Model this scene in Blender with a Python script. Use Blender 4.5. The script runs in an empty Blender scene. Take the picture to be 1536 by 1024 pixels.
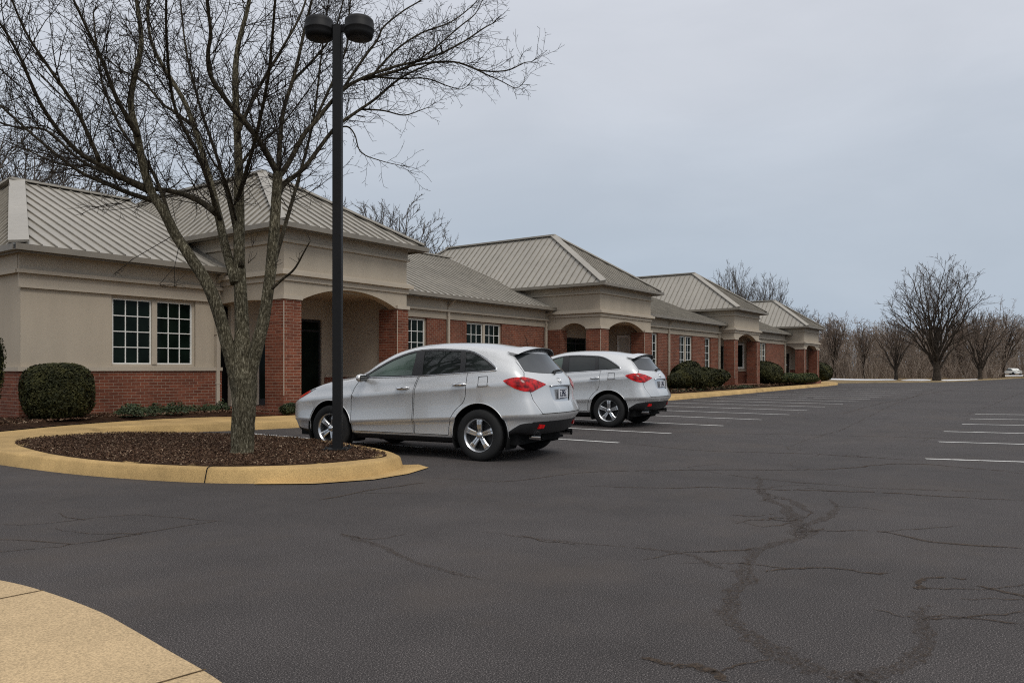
import bpy, bmesh, math, random
import numpy as np
from mathutils import Vector, Matrix, Euler
R = math.radians
rnd = random.Random(7)
scene = bpy.context.scene
COL = scene.collection

# ------------------------------------------------------------------ camera
F_PX, CAM_H, HOR = 1150.0, 1.3, 553.0
YAW = math.atan(828 / 1150.0)
AX = np.array([math.cos(YAW), math.sin(YAW)])
RT = np.array([math.sin(YAW), -math.cos(YAW)])

def at(px, py, Z):
    """world point seen at photo pixel (px, py) at depth Z"""
    p = Z * (AX + RT * ((px - 768) / F_PX))
    return Vector((p[0], p[1], CAM_H + (HOR - py) / F_PX * Z))

def gnd(px, py, z=0.0):
    Z = (CAM_H - z) * F_PX / (py - HOR)
    p = at(px, py, Z)
    return (p.x, p.y)

# ------------------------------------------------------------------ objects
def link(o):
    COL.objects.link(o)
    return o

def tag(o, label=None, cat=None, group=None, kind=None):
    if label: o['label'] = label
    if cat: o['category'] = cat
    if group: o['group'] = group
    if kind: o['kind'] = kind
    return o

def empty(name, loc=(0, 0, 0), rz=0.0):
    o = bpy.data.objects.new(name, None)
    o.empty_display_size = 0.3
    o.location = loc
    o.rotation_euler = (0, 0, rz)
    return link(o)

def copy_tree(o, parent=None):
    c = o.copy()
    link(c)
    c.parent = parent
    for ch in list(o.children):
        copy_tree(ch, c)
    return c

class MB:
    """collects polygons, builds one mesh object"""
    def __init__(s):
        s.v = []; s.f = []; s.mi = []; s.sm = []
    def face(s, pts, mi=0, smooth=False):
        n = len(s.v)
        s.v.extend(tuple(p) for p in pts)
        s.f.append(tuple(range(n, n + len(pts)))); s.mi.append(mi); s.sm.append(smooth)
    def add(s, vs, fs, mi=0, smooth=False):
        n = len(s.v)
        s.v.extend(tuple(p) for p in vs)
        for f in fs:
            s.f.append(tuple(i + n for i in f)); s.mi.append(mi); s.sm.append(smooth)
    def box(s, x0, y0, z0, x1, y1, z1, mi=0):
        vs = [(x0,y0,z0),(x1,y0,z0),(x1,y1,z0),(x0,y1,z0),(x0,y0,z1),(x1,y0,z1),(x1,y1,z1),(x0,y1,z1)]
        s.add(vs, [(0,3,2,1),(4,5,6,7),(0,1,5,4),(1,2,6,5),(2,3,7,6),(3,0,4,7)], mi)
    def bar(s, p, q, w, h, up=(0, 0, 1), mi=0):
        """box along p->q, width w sideways, from 0 to h along up"""
        p = Vector(p); q = Vector(q); d = (q - p).normalized(); up = Vector(up)
        sd = d.cross(up).normalized(); u = sd.cross(d).normalized()
        vs = []
        for e in (p, q):
            for a, b in ((-.5, 0), (.5, 0), (.5, 1), (-.5, 1)):
                vs.append(e + sd * (w * a) + u * (h * b))
        s.add(vs, [(0,1,2,3),(7,6,5,4),(0,4,5,1),(1,5,6,2),(2,6,7,3),(3,7,4,0)], mi)
    def prism(s, poly, axis, a0, a1, mi=0):
        """extrude a 2-D outline. axis 'y': poly is (x,z); 'x': poly is (y,z); 'z': poly is (x,y)"""
        def m(p, a):
            return {'y': (p[0], a, p[1]), 'x': (a, p[0], p[1]), 'z': (p[0], p[1], a)}[axis]
        n = len(poly)
        vs = [m(p, a0) for p in poly] + [m(p, a1) for p in poly]
        fs = [tuple(range(n)), tuple(range(2 * n - 1, n - 1, -1))]
        for i in range(n):
            j = (i + 1) % n
            fs.append((i, i + n, j + n, j))
        s.add(vs, fs, mi)
    def tube(s, pts, rad, sides=8, mi=0, cap=True, smooth=True, wob=None):
        pts = [Vector(p) for p in pts]
        n = len(pts)
        base = len(s.v)
        ref = Vector((0.31, 0.95, 0.1))
        u = None
        for i, p in enumerate(pts):
            d = (pts[min(i + 1, n - 1)] - pts[max(i - 1, 0)]).normalized()
            if u is None:
                u = d.cross(ref).normalized()
            else:
                u = (u - d * u.dot(d)).normalized()
            v = d.cross(u)
            for k in range(sides):
                a = 2 * math.pi * k / sides
                r = rad[i] * (wob(i, k) if wob else 1.0)
                s.v.append(tuple(p + (u * math.cos(a) + v * math.sin(a)) * r))
        for i in range(n - 1):
            for k in range(sides):
                k2 = (k + 1) % sides
                s.f.append((base + i * sides + k, base + i * sides + k2, base + (i + 1) * sides + k2, base + (i + 1) * sides + k))
                s.mi.append(mi); s.sm.append(smooth)
        if cap:
            s.f.append(tuple(base + k for k in range(sides - 1, -1, -1))); s.mi.append(mi); s.sm.append(False)
            s.f.append(tuple(base + (n - 1) * sides + k for k in range(sides))); s.mi.append(mi); s.sm.append(False)
    def lathe(s, prof, sides=32, axis='z', origin=(0, 0, 0), mi=0, smooth=True):
        base = len(s.v); n = len(prof)
        for r, h in prof:
            for k in range(sides):
                a = 2 * math.pi * k / sides
                c, d = r * math.cos(a), r * math.sin(a)
                p = (c, d, h) if axis == 'z' else (c, h, d)
                s.v.append((p[0] + origin[0], p[1] + origin[1], p[2] + origin[2]))
        for i in range(n - 1):
            for k in range(sides):
                k2 = (k + 1) % sides
                q = (base + i*sides + k, base + i*sides + k2, base + (i+1)*sides + k2, base + (i+1)*sides + k)
                s.f.append(q if axis == 'z' else q[::-1]); s.mi.append(mi); s.sm.append(smooth)
    def build(s, name, mats, parent=None, recalc=False, loc=None):
        me = bpy.data.meshes.new(name)
        me.from_pydata(s.v, [], s.f)
        if not isinstance(mats, (list, tuple)): mats = [mats]
        for m in mats: me.materials.append(m)
        me.polygons.foreach_set('material_index', s.mi)
        me.polygons.foreach_set('use_smooth', s.sm)
        if recalc:
            bm = bmesh.new(); bm.from_mesh(me)
            bmesh.ops.recalc_face_normals(bm, faces=bm.faces[:])
            bm.to_mesh(me); bm.free()
        box_uv(me)
        me.update()
        o = link(bpy.data.objects.new(name, me))
        if parent is not None: o.parent = parent
        if loc is not None: o.location = loc
        return o

def box_uv(me):
    n = len(me.loops)
    if n == 0: return
    uv = me.uv_layers.new(name='UVMap')
    co = np.empty(len(me.vertices) * 3, np.float32); me.vertices.foreach_get('co', co); co = co.reshape(-1, 3)
    li = np.empty(n, np.int32); me.loops.foreach_get('vertex_index', li)
    pn = np.empty(len(me.polygons) * 3, np.float32); me.polygons.foreach_get('normal', pn); pn = np.abs(pn.reshape(-1, 3))
    lt = np.empty(len(me.polygons), np.int32); me.polygons.foreach_get('loop_total', lt)
    pl = np.repeat(np.arange(len(lt)), lt)
    N = pn[pl]; C = co[li]
    out = np.where((N[:, 2:3] > .7), C[:, [0, 1]], np.where(N[:, 0:1] > N[:, 1:2], C[:, [1, 2]], C[:, [0, 2]]))
    uv.data.foreach_set('uv', out.astype(np.float32).ravel())

def seg_mesh(name, P0, P1, r0, r1, mat, parent=None, sides=3):
    """many thin tapered prisms, one mesh (twigs of a crown)"""
    P0 = np.asarray(P0, np.float32); P1 = np.asarray(P1, np.float32)
    r0 = np.asarray(r0, np.float32)[:, None]; r1 = np.asarray(r1, np.float32)[:, None]
    d = P1 - P0; d /= np.maximum(np.linalg.norm(d, axis=1, keepdims=True), 1e-6)
    ref = np.where(np.abs(d[:, 2:3]) < .9, np.array([[0, 0, 1.]]), np.array([[1., 0, 0]]))
    u = np.cross(d, ref); u /= np.linalg.norm(u, axis=1, keepdims=True); v = np.cross(d, u)
    N = len(P0)
    V = np.empty((N, 2 * sides, 3), np.float32)
    for k in range(sides):
        a = 2 * math.pi * k / sides
        o = u * math.cos(a) + v * math.sin(a)
        V[:, k] = P0 + o * r0
        V[:, sides + k] = P1 + o * r1
    Fi = np.empty((N, sides, 4), np.int32)
    b = np.arange(N)[:, None] * 2 * sides
    for k in range(sides):
        k2 = (k + 1) % sides
        Fi[:, k] = b + np.array([[k, k2, sides + k2, sides + k]])
    me = bpy.data.meshes.new(name)
    me.vertices.add(N * 2 * sides); me.vertices.foreach_set('co', V.ravel())
    nf = N * sides
    me.loops.add(nf * 4); me.loops.foreach_set('vertex_index', Fi.ravel())
    me.polygons.add(nf); me.polygons.foreach_set('loop_start', np.arange(nf, dtype=np.int32) * 4)
    me.polygons.foreach_set('loop_total', np.full(nf, 4, np.int32))
    me.materials.append(mat)
    me.update(calc_edges=True)
    o = link(bpy.data.objects.new(name, me))
    if parent is not None: o.parent = parent
    return o

def quad_mesh(name, Q, mats, mi=None, parent=None):
    """Q: (n,4,3) array of loose quads (leaves, chips)"""
    Q = np.asarray(Q, np.float32); n = len(Q)
    me = bpy.data.meshes.new(name)
    me.vertices.add(n * 4); me.vertices.foreach_set('co', Q.ravel())
    me.loops.add(n * 4); me.loops.foreach_set('vertex_index', np.arange(n * 4, dtype=np.int32))
    me.polygons.add(n); me.polygons.foreach_set('loop_start', np.arange(n, dtype=np.int32) * 4)
    me.polygons.foreach_set('loop_total', np.full(n, 4, np.int32))
    for m in (mats if isinstance(mats, (list, tuple)) else [mats]): me.materials.append(m)
    if mi is not None: me.polygons.foreach_set('material_index', np.asarray(mi, np.int32))
    me.update(calc_edges=True)
    o = link(bpy.data.objects.new(name, me))
    if parent is not None: o.parent = parent
    return o

# ------------------------------------------------------------------ materials
def srgb(r, g, b):
    f = lambda c: (c / 255 / 12.92) if c / 255 <= .04045 else ((c / 255 + .055) / 1.055) ** 2.4
    return (f(r), f(g), f(b), 1)

def new_mat(name):
    m = bpy.data.materials.new(name); m.use_nodes = True
    nt = m.node_tree
    return m, nt, nt.nodes['Principled BSDF']

def noise(nt, scale, detail=4, rough=.6, coord='Object', stretch=None):
    tc = nt.nodes.new('ShaderNodeTexCoord')
    src = tc.outputs[coord]
    if stretch:
        mp = nt.nodes.new('ShaderNodeMapping'); mp.inputs['Scale'].default_value = stretch
        nt.links.new(src, mp.inputs['Vector']); src = mp.outputs[0]
    n = nt.nodes.new('ShaderNodeTexNoise')
    n.inputs['Scale'].default_value = scale; n.inputs['Detail'].default_value = detail; n.inputs['Roughness'].default_value = rough
    nt.links.new(src, n.inputs['Vector'])
    return n.outputs['Fac']

def ramp(nt, fac, stops):
    r = nt.nodes.new('ShaderNodeValToRGB')
    el = r.color_ramp.elements
    el[0].position, el[0].color = stops[0]
    el[1].position, el[1].color = stops[-1]
    for p, c in stops[1:-1]:
        e = el.new(p); e.color = c
    nt.links.new(fac, r.inputs[0])
    return r.outputs[0]

def mix(nt, fac, a, b, mode='MIX'):
    m = nt.nodes.new('ShaderNodeMix'); m.data_type = 'RGBA'; m.blend_type = mode
    for sock, val in ((m.inputs[0], fac), (m.inputs[6], a), (m.inputs[7], b)):
        if hasattr(val, 'links') or isinstance(val, bpy.types.NodeSocket): nt.links.new(val, sock)
        else: sock.default_value = val
    return m.outputs[2]

def bump(nt, b, height, strength=.3, dist=.01):
    n = nt.nodes.new('ShaderNodeBump'); n.inputs['Strength'].default_value = strength; n.inputs['Distance'].default_value = dist
    nt.links.new(height, n.inputs['Height']); nt.links.new(n.outputs[0], b.inputs['Normal'])

def g(v): return (v, v, v, 1)
def sc(c, k): return (c[0] * k, c[1] * k, c[2] * k, 1)

def surf(name, base, rough=.8, var=.15, scale=3.0, fine=60.0, fvar=.1, bmp=.2, bdist=.004, spec=.3, metal=0, coord='Object', stretch=None):
    """base colour with two noise octaves of variation and a bump"""
    m, nt, b = new_mat(name)
    big = noise(nt, scale, 5, .6, coord, stretch)
    sm = noise(nt, fine, 3, .6, coord)
    c1 = ramp(nt, big, [(.3, sc(base, 1 - var)), (.7, sc(base, 1 + var))])
    c2 = ramp(nt, sm, [(.3, g(1 - fvar)), (.7, g(1 + fvar))])
    out = mix(nt, 1.0, c1, c2, 'MULTIPLY')
    nt.links.new(out, b.inputs['Base Color'])
    b.inputs['Roughness'].default_value = rough
    b.inputs['Specular IOR Level'].default_value = spec
    b.inputs['Metallic'].default_value = metal
    if bmp: bump(nt, b, sm, bmp, bdist)
    return m

M = {}
M['stucco'] = surf('stucco', (.395, .338, .262, 1), .92, .08, 1.6, 220, .05, .15, .003, stretch=(1, 1, .22))
M['stucco_trim'] = surf('stucco_trim', (.43, .372, .295, 1), .88, .07, 1.2, 200, .05, .1, .002)
M['gutter'] = surf('gutter_metal', (.20, .178, .145, 1), .5, .12, 1.5, 60, .05, 0, spec=.4)
M['roof'] = surf('standing_seam_metal', (.31, .287, .248, 1), .5, .10, .5, 8, .05, 0, spec=.35)
M['seam'] = surf('shaded_seam_metal', (.225, .205, .17, 1), .55, .25, 2.0, 10, .1, 0, spec=.3)  # darker than the pans: shadow lines along the ribs put into their colour
M['white'] = surf('white_paint', (.72, .72, .68, 1), .5, .05, 2, 30, .03, 0)
M['concrete'] = surf('tan_concrete', (.45, .30, .125, 1), .9, .28, 1.3, 110, .34, .5, .005)
M['concrete2'] = surf('tan_sidewalk', (.46, .335, .19, 1), .9, .12, .9, 110, .36, .5, .005)
M['black'] = surf('black_paint', (.011, .011, .0115, 1), .55, .15, 3, 40, .1, 0, spec=.2)
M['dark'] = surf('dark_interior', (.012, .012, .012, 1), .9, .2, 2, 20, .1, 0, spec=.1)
M['plastic'] = surf('black_plastic', (.018, .018, .019, 1), .55, .1, 4, 120, .1, .05, .001, spec=.4)
M['rubber'] = surf('tyre_rubber', (.018, .018, .018, 1), .8, .15, 4, 150, .15, .1, .002, spec=.25)
M['chrome'] = surf('chrome', (.75, .76, .77, 1), .12, .03, 4, 30, .02, 0, metal=1)
M['alloy'] = surf('alloy_wheel', (.62, .63, .64, 1), .25, .06, 6, 60, .05, 0, metal=.9)
M['joint'] = surf('joint_dirt', (.13, .09, .05, 1), .95, .3, 4, 60, .3, 0, spec=.05)
M['far_kerb'] = surf('far_kerb_concrete', (.33, .255, .15, 1), .9, .3, .6, 20, .2, 0, spec=.1)
M['snow'] = surf('snow', (.70, .71, .73, 1), .8, .05, .8, 20, .06, .4, .02)
def line_paint():
    m, nt, b = new_mat('worn_line_paint')
    wear = ramp(nt, noise(nt, 9, 7, .75), [(.30, (.14, .135, .13, 1)), (.42, (.56, .55, .52, 1)), (.65, (.70, .69, .66, 1))])
    fine = ramp(nt, noise(nt, 120, 2, .6), [(.30, g(.65)), (.50, g(1.0))])
    nt.links.new(mix(nt, 1, wear, fine, 'MULTIPLY'), b.inputs['Base Color']); b.inputs['Roughness'].default_value = .85
    return m
M['line'] = line_paint()
M['plate'] = surf('licence_plate', (.62, .63, .66, 1), .5, .06, 8, 60, .04, 0)
M['plate_ink'] = surf('plate_ink', (.02, .025, .05, 1), .6, .1, 8, 60, .1, 0)
M['blind'] = surf('pale_blind', (.5, .48, .42, 1), .8, .1, 2, 60, .05, 0)

def glass(name, base, rough=.04, spec=.6, wob=0.0):
    m, nt, b = new_mat(name)
    n = noise(nt, 2.2, 3, .5)
    nt.links.new(ramp(nt, n, [(.35, base), (.75, (base[0] * 1.9 + .002, base[1] * 2.0 + .003, base[2] * 1.9 + .002, 1))]), b.inputs['Base Color'])
    b.inputs['Roughness'].default_value = rough
    b.inputs['Specular IOR Level'].default_value = spec
    if wob:
        bump(nt, b, noise(nt, 1.4, 2, .5), wob, .02)
    return m
M['pane'] = glass('window_glass', (.003, .006, .0045, 1), .08, .08, .08)
M['car_glass'] = glass('tinted_car_glass', (.010, .012, .012, 1), .03, .55)
M['clear_glass'] = glass('green_car_glass', (.045, .066, .055, 1), .03, .6)
M['rear_glass'] = glass('rear_car_glass', (.016, .018, .02, 1), .03, .9)

def brick():
    m, nt, b = new_mat('red_brick')
    tc = nt.nodes.new('ShaderNodeTexCoord')
    br = nt.nodes.new('ShaderNodeTexBrick')
    br.inputs['Scale'].default_value = 1.0
    br.inputs['Brick Width'].default_value = .215; br.inputs['Row Height'].default_value = .075
    br.inputs['Mortar Size'].default_value = .0045; br.inputs['Mortar Smooth'].default_value = .1; br.inputs['Bias'].default_value = -.1
    br.inputs['Color1'].default_value = (.195, .064, .036, 1); br.inputs['Color2'].default_value = (.115, .039, .024, 1)
    br.inputs['Mortar'].default_value = (.29, .225, .17, 1)
    nt.links.new(tc.outputs['UV'], br.inputs['Vector'])
    big = ramp(nt, noise(nt, 1.3, 5, .65), [(.3, g(.75)), (.7, g(1.2))])
    fine = ramp(nt, noise(nt, 45, 3, .6), [(.25, g(.75)), (.75, g(1.25))])
    c = mix(nt, 1, mix(nt, 1, br.outputs['Color'], big, 'MULTIPLY'), fine, 'MULTIPLY')
    nt.links.new(c, b.inputs['Base Color'])
    b.inputs['Roughness'].default_value = .9; b.inputs['Specular IOR Level'].default_value = .2
    inv = nt.nodes.new('ShaderNodeMath'); inv.operation = 'SUBTRACT'; inv.inputs[0].default_value = 1.0
    nt.links.new(br.outputs['Fac'], inv.inputs[1])
    bump(nt, b, inv.outputs[0], .5, .008)
    return m
M['brick'] = brick()

def asphalt():
    m, nt, b = new_mat('asphalt')
    sp = noise(nt, 150, 1, .5)
    sp2 = noise(nt, 60, 5, .8)
    big = noise(nt, .22, 6, .62)
    mid = noise(nt, 1.4, 5, .65)
    c = ramp(nt, sp, [(.30, (.014, .0125, .012, 1)), (.50, (.050, .0440, .0422, 1)), (.62, (.086, .076, .073, 1)), (.72, (.20, .18, .17, 1))])
    c = mix(nt, 1, c, ramp(nt, sp2, [(.3, g(.75)), (.7, g(1.25))]), 'MULTIPLY')
    c = mix(nt, 1, c, ramp(nt, big, [(.3, g(.82)), (.7, g(1.18))]), 'MULTIPLY')
    c = mix(nt, 1, c, ramp(nt, mid, [(.3, g(.88)), (.7, g(1.12))]), 'MULTIPLY')
    # brownish dusty drifts
    dust = ramp(nt, noise(nt, .55, 7, .7), [(.50, g(0)), (.78, g(.55))])
    c = mix(nt, dust, c, (.085, .068, .055, 1))
    nt.links.new(c, b.inputs['Base Color'])
    b.inputs['Roughness'].default_value = .88; b.inputs['Specular IOR Level'].default_value = .25
    bump(nt, b, sp, .25, .004)
    return m
M['asphalt'] = asphalt()

def crackm(name, ragged):
    m, nt, b = new_mat(name)
    c = ramp(nt, noise(nt, 60, 4, .7), [(.3, (.030, .021, .015, 1)), (.5, (.066, .048, .035, 1)), (.72, (.13, .097, .071, 1))])
    nt.links.new(c, b.inputs['Base Color'])
    b.inputs['Roughness'].default_value = .95; b.inputs['Specular IOR Level'].default_value = .1
    bump(nt, b, noise(nt, 90, 3, .7), .6, .006)
    # ragged, crumbling edges: the fill is missing in places
    tr = nt.nodes.new('ShaderNodeBsdfTransparent'); ms = nt.nodes.new('ShaderNodeMixShader')
    k = ramp(nt, noise(nt, 42, 6, .85), [(.46, g(0)), (.62, g(.68))] if ragged else [(.40, g(0)), (.52, g(.8))])
    nt.links.new(k, ms.inputs[0]); nt.links.new(tr.outputs[0], ms.inputs[1]); nt.links.new(b.outputs[0], ms.inputs[2])
    nt.links.new(ms.outputs[0], nt.nodes['Material Output'].inputs['Surface'])
    return m
M['crack'] = crackm('crack_fill', False); M['crack_wide'] = crackm('crumbled_crack_fill', True)

def ground():
    m, nt, b = new_mat('winter_ground')
    a = noise(nt, .15, 6, .65); f = noise(nt, 12, 5, .7)
    c = ramp(nt, a, [(.3, (.13, .088, .05, 1)), (.5, (.23, .165, .09, 1)), (.7, (.15, .125, .065, 1))])
    c = mix(nt, 1, c, ramp(nt, f, [(.3, g(.7)), (.7, g(1.3))]), 'MULTIPLY')
    nt.links.new(c, b.inputs['Base Color']); b.inputs['Roughness'].default_value = .95; b.inputs['Specular IOR Level'].default_value = .1
    bump(nt, b, f, .6, .03)
    return m
M['ground'] = ground()
M['mulch'] = surf('bark_mulch', (.050, .027, .016, 1), .95, .25, 2, 70, .45, .8, .02, spec=.1)
def chips():
    out = []
    for i, c in enumerate([(.034, .018, .011, 1), (.075, .041, .025, 1), (.13, .082, .052, 1), (.30, .22, .15, 1)]):
        out.append(surf('mulch_chip', c, .95, .3, 9, 60, .2, 0, spec=.1))
    return out
M['chip'] = chips()

def bark(name, c0, c1, c2, zs=.22, scale=26):
    m, nt, b = new_mat(name)
    a = noise(nt, scale, 5, .7, stretch=(1, 1, zs))
    c = ramp(nt, a, [(.34, c0), (.52, c1), (.70, c2)])
    lich = ramp(nt, noise(nt, 3.2, 5, .7), [(.45, g(.8)), (.7, g(1.35))])
    c = mix(nt, 1, c, lich, 'MULTIPLY')
    nt.links.new(c, b.inputs['Base Color']); b.inputs['Roughness'].default_value = .95; b.inputs['Specular IOR Level'].default_value = .1
    bump(nt, b, a, .9, .03)
    return m
M['bark'] = bark('grey_bark', (.026, .022, .014, 1), (.105, .092, .06, 1), (.36, .33, .24, 1), .30, 58)
M['limb'] = bark('limb_bark', (.016, .013, .009, 1), (.052, .043, .029, 1), (.14, .122, .085, 1), .4, 45)
M['twig'] = surf('twig_bark', (.025, .0195, .0145, 1), .9, .3, 2, 30, .2, 0, spec=.15)
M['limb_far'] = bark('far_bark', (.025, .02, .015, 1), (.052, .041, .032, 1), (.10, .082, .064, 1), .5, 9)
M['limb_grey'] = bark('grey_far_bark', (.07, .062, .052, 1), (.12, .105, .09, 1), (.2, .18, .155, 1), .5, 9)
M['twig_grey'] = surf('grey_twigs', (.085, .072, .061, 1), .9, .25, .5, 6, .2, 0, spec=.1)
M['twig_far'] = surf('hazed_far_twigs', (.16, .122, .096, 1), .9, .3, .5, 6, .2, 0, spec=.1)  # bark tone lightened, distance haze painted into the colour
M['twig_mid'] = surf('hazed_mid_twigs', (.10, .078, .062, 1), .9, .3, .5, 6, .2, 0, spec=.1)  # likewise lightened to carry haze in the colour
M['thicket'] = surf('hazed_thicket_twigs', (.235, .187, .150, 1), .95, .35, .25, 3, .25, 0, spec=.05)  # thicket brown with the haze of distance mixed into the colour
M['thicket2'] = surf('hazed_pale_twigs', (.34, .285, .235, 1), .95, .3, .25, 3, .25, 0, spec=.05)  # paler stems, also lightened for painted haze
M['leaf'] = [surf('yew_leaf', c, .7, .3, 3, 40, .2, 0, spec=.2) for c in
             [(.019, .021, .007, 1), (.034, .035, .011, 1), (.056, .054, .017, 1)]]
M['leaf2'] = [surf('juniper_leaf', c, .75, .3, 3, 40, .2, 0, spec=.2) for c in
              [(.022, .032, .011, 1), (.045, .055, .018, 1), (.085, .082, .03, 1)]]
M['ivy'] = [surf('groundcover_leaf', c, .6, .3, 3, 40, .2, 0, spec=.3) for c in
            [(.022, .034, .014, 1), (.04, .056, .022, 1), (.07, .085, .038, 1)]]
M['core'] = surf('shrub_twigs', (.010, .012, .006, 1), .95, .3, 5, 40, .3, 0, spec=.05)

def paint():
    m, nt, b = new_mat('silver_paint')
    fl = noise(nt, 400, 2, .5)
    nt.links.new(ramp(nt, fl, [(.3, (.635, .64, .635, 1)), (.7, (.66, .665, .66, 1))]), b.inputs['Base Color'])
    b.inputs['Metallic'].default_value = .55; b.inputs['Roughness'].default_value = .37
    b.inputs['Coat Weight'].default_value = .8; b.inputs['Coat Roughness'].default_value = .03
    # road dust low on the panels
    return m
M['paint'] = paint()
def lens(name, c0, c1, rough=.08):
    m, nt, b = new_mat(name)
    nt.links.new(ramp(nt, noise(nt, 14, 3, .6), [(.35, c0), (.65, c1)]), b.inputs['Base Color'])
    b.inputs['Roughness'].default_value = rough; b.inputs['Coat Weight'].default_value = .35; b.inputs['Coat Roughness'].default_value = .03; b.inputs['Specular IOR Level'].default_value = .25
    return m
M['red'] = lens('red_lens', (.10, .002, .003, 1), (.62, .008, .009, 1), .2)
M['clear'] = lens('clear_lens', (.05, .053, .06, 1), (.42, .43, .45, 1))
M['amber'] = lens('amber_lens', (.45, .012, .008, 1), (.62, .03, .012, 1))
# ================================================================== setting: ground, lot, pavement
def sheet(name, poly, z, mat, kind='structure', thick=None):
    mb = MB()
    if thick is None:
        mb.face([(x, y, z) for x, y in poly])
    else:
        mb.prism(poly, 'z', z - thick, z)
    o = mb.build(name, mat, recalc=thick is not None)
    if thick is None and o.data.polygons[0].normal.z < 0:
        o.data.flip_normals()
    tag(o, kind=kind)
    return o

sheet('ground', [(-400, -400), (600, -400), (600, 600), (-400, 600)], -.03, M['ground'])

def smooth_pts(pts, n=6, closed=False):
    """Catmull-Rom through 2-D or 3-D points"""
    P = [np.array(p, float) for p in pts]; m = len(P); out = []
    rng = range(m) if closed else range(m - 1)
    for i in rng:
        if closed: a, b, c, d = P[i-1], P[i], P[(i+1) % m], P[(i+2) % m]
        else: a, b, c, d = P[max(i-1, 0)], P[i], P[i+1], P[min(i+2, m-1)]
        for k in range(n):
            t = k / n
            out.append(.5 * ((2*b) + (c-a)*t + (2*a-5*b+4*c-d)*t*t + (3*b-a-3*c+d)*t**3))
    if not closed: out.append(P[-1])
    return [tuple(p) for p in out]

# asphalt: one sheet; its far side follows the edge the photograph shows
far_edge = [(72.5, 16.6), (75.5, 15.6), (79, 13.4), (85, 10.0), (103, 7.2), (128, 4.5), (165, -4), (230, -30)]
lot_poly = [(-60, 14.5), (-60, -70), (230, -70)] + far_edge[::-1] + [(66, 20), (40, 20), (0, 20)]
sheet('parking_lot', lot_poly, 0.0, M['asphalt'])

# --- planting island and walk in tan concrete
front_px = [(-120, 672), (-40, 690), (0, 697), (100, 710), (200, 718.5), (307, 724), (400, 725), (500, 722), (560, 715)]
isl_front = [gnd(*p) for p in front_px]
tip = [(7.22, 6.95), (7.45, 7.2), (7.68, 7.6), (7.9, 8.2)]
isl_back = [(8.16, 9.3), (8.22, 10.6), (7.95, 11.9), (7.5, 12.9), (7.12, 13.8), (7.0, 14.5), (7.35, 15.0), (8.0, 14.98), (9.1, 14.45), (10.4, 13.85)]
walk_front = [(11.6, 13.6), (14, 13.5), (20, 13.32), (30, 13.15), (40, 13.55), (52, 14.1), (62, 14.5), (67, 15.1), (70.5, 16.4), (72, 18.6)]
walk_back = [(71, 19.4), (69.2, 17.6), (66, 16.3), (60, 15.35), (50, 14.9), (40, 14.55), (30, 14.45), (20, 14.9), (16.6, 15.2), (16.55, 15.42), (11.75, 15.42), (10.6, 16.3), (9.0, 16.62), (7.2, 16.25), (5.6, 15.55), (3.6, 15.1), (0, 15.0)]
outline = smooth_pts(isl_front, 4)[:-1] + smooth_pts(isl_front[-1:] + tip + isl_back, 5)[:-1] + smooth_pts(walk_front, 4)
outline = outline + smooth_pts(walk_back, 4)
outline = [(p[0], p[1]) for p in outline]

def inset(poly, d):
    n = len(poly); A = sum(poly[i][0]*poly[(i+1) % n][1] - poly[(i+1) % n][0]*poly[i][1] for i in range(n))
    s = 1 if A > 0 else -1
    out = []
    for i in range(n):
        p0, p1, p2 = poly[i-1], poly[i], poly[(i+1) % n]
        n1 = np.array([-(p1[1]-p0[1]), p1[0]-p0[0]]) * s; n2 = np.array([-(p2[1]-p1[1]), p2[0]-p1[0]]) * s
        n1 = n1 / max(np.linalg.norm(n1), 1e-9); n2 = n2 / max(np.linalg.norm(n2), 1e-9)
        nn = n1 + n2; nn = nn / max(np.linalg.norm(nn), 1e-9)
        k = d / max(nn @ n1, .5)
        out.append((p1[0] + nn[0]*k, p1[1] + nn[1]*k))
    return out

def kerb_solid(name, poly, top, mat, batter=.05, roundr=.03):
    """slab with a battered, rounded kerb face"""
    rings = [(0, -.02), (batter * .9, top - roundr), (batter + roundr * .5, top - roundr * .3), (batter + roundr * 1.5, top)]
    mb = MB(); n = len(poly); vs = []
    for d, z in rings:
        for p in inset(poly, d): vs.append((p[0], p[1], z))
    fs = []
    for r in range(len(rings) - 1):
        for i in range(n):
            j = (i + 1) % n
            fs.append((r*n + i, r*n + j, (r+1)*n + j, (r+1)*n + i))
    mb.add(vs, fs, 0, True)
    from mathutils.geometry import delaunay_2d_cdt
    top_ = [vs[(len(rings)-1)*n + i] for i in range(n)]
    cv, ce, cf, *_ = delaunay_2d_cdt([Vector(p[:2]) for p in top_], [], [list(range(n))], 1, 1e-5)
    mb.add([(p.x, p.y, top) for p in cv], [tuple(f) for f in cf], 0)
    o = mb.build(name, mat, recalc=False)
    me = o.data
    bm = bmesh.new(); bm.from_mesh(me); bmesh.ops.remove_doubles(bm, verts=bm.verts[:], dist=1e-4); bmesh.ops.recalc_face_normals(bm, faces=bm.faces[:])
    up = [f for f in bm.faces if abs(f.normal.z) > .9]
    if sum(f.normal.z * f.calc_area() for f in up) < 0: bmesh.ops.reverse_faces(bm, faces=bm.faces[:])
    bm.to_mesh(me); bm.free()
    return tag(o, kind='structure')
kerb_solid('sidewalk', outline, .17, M['concrete'])

# concrete apron at the island's tip, flush with the asphalt
apron = [gnd(380, 727), gnd(470, 726.5), gnd(560, 720), gnd(612, 711.5), gnd(643, 702), gnd(628, 697.5), gnd(604, 698), gnd(585, 704), gnd(540, 713), gnd(400, 720)]
sheet('gutter_apron', [(p[0], p[1]) for p in apron], .012, M['concrete'])

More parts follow.
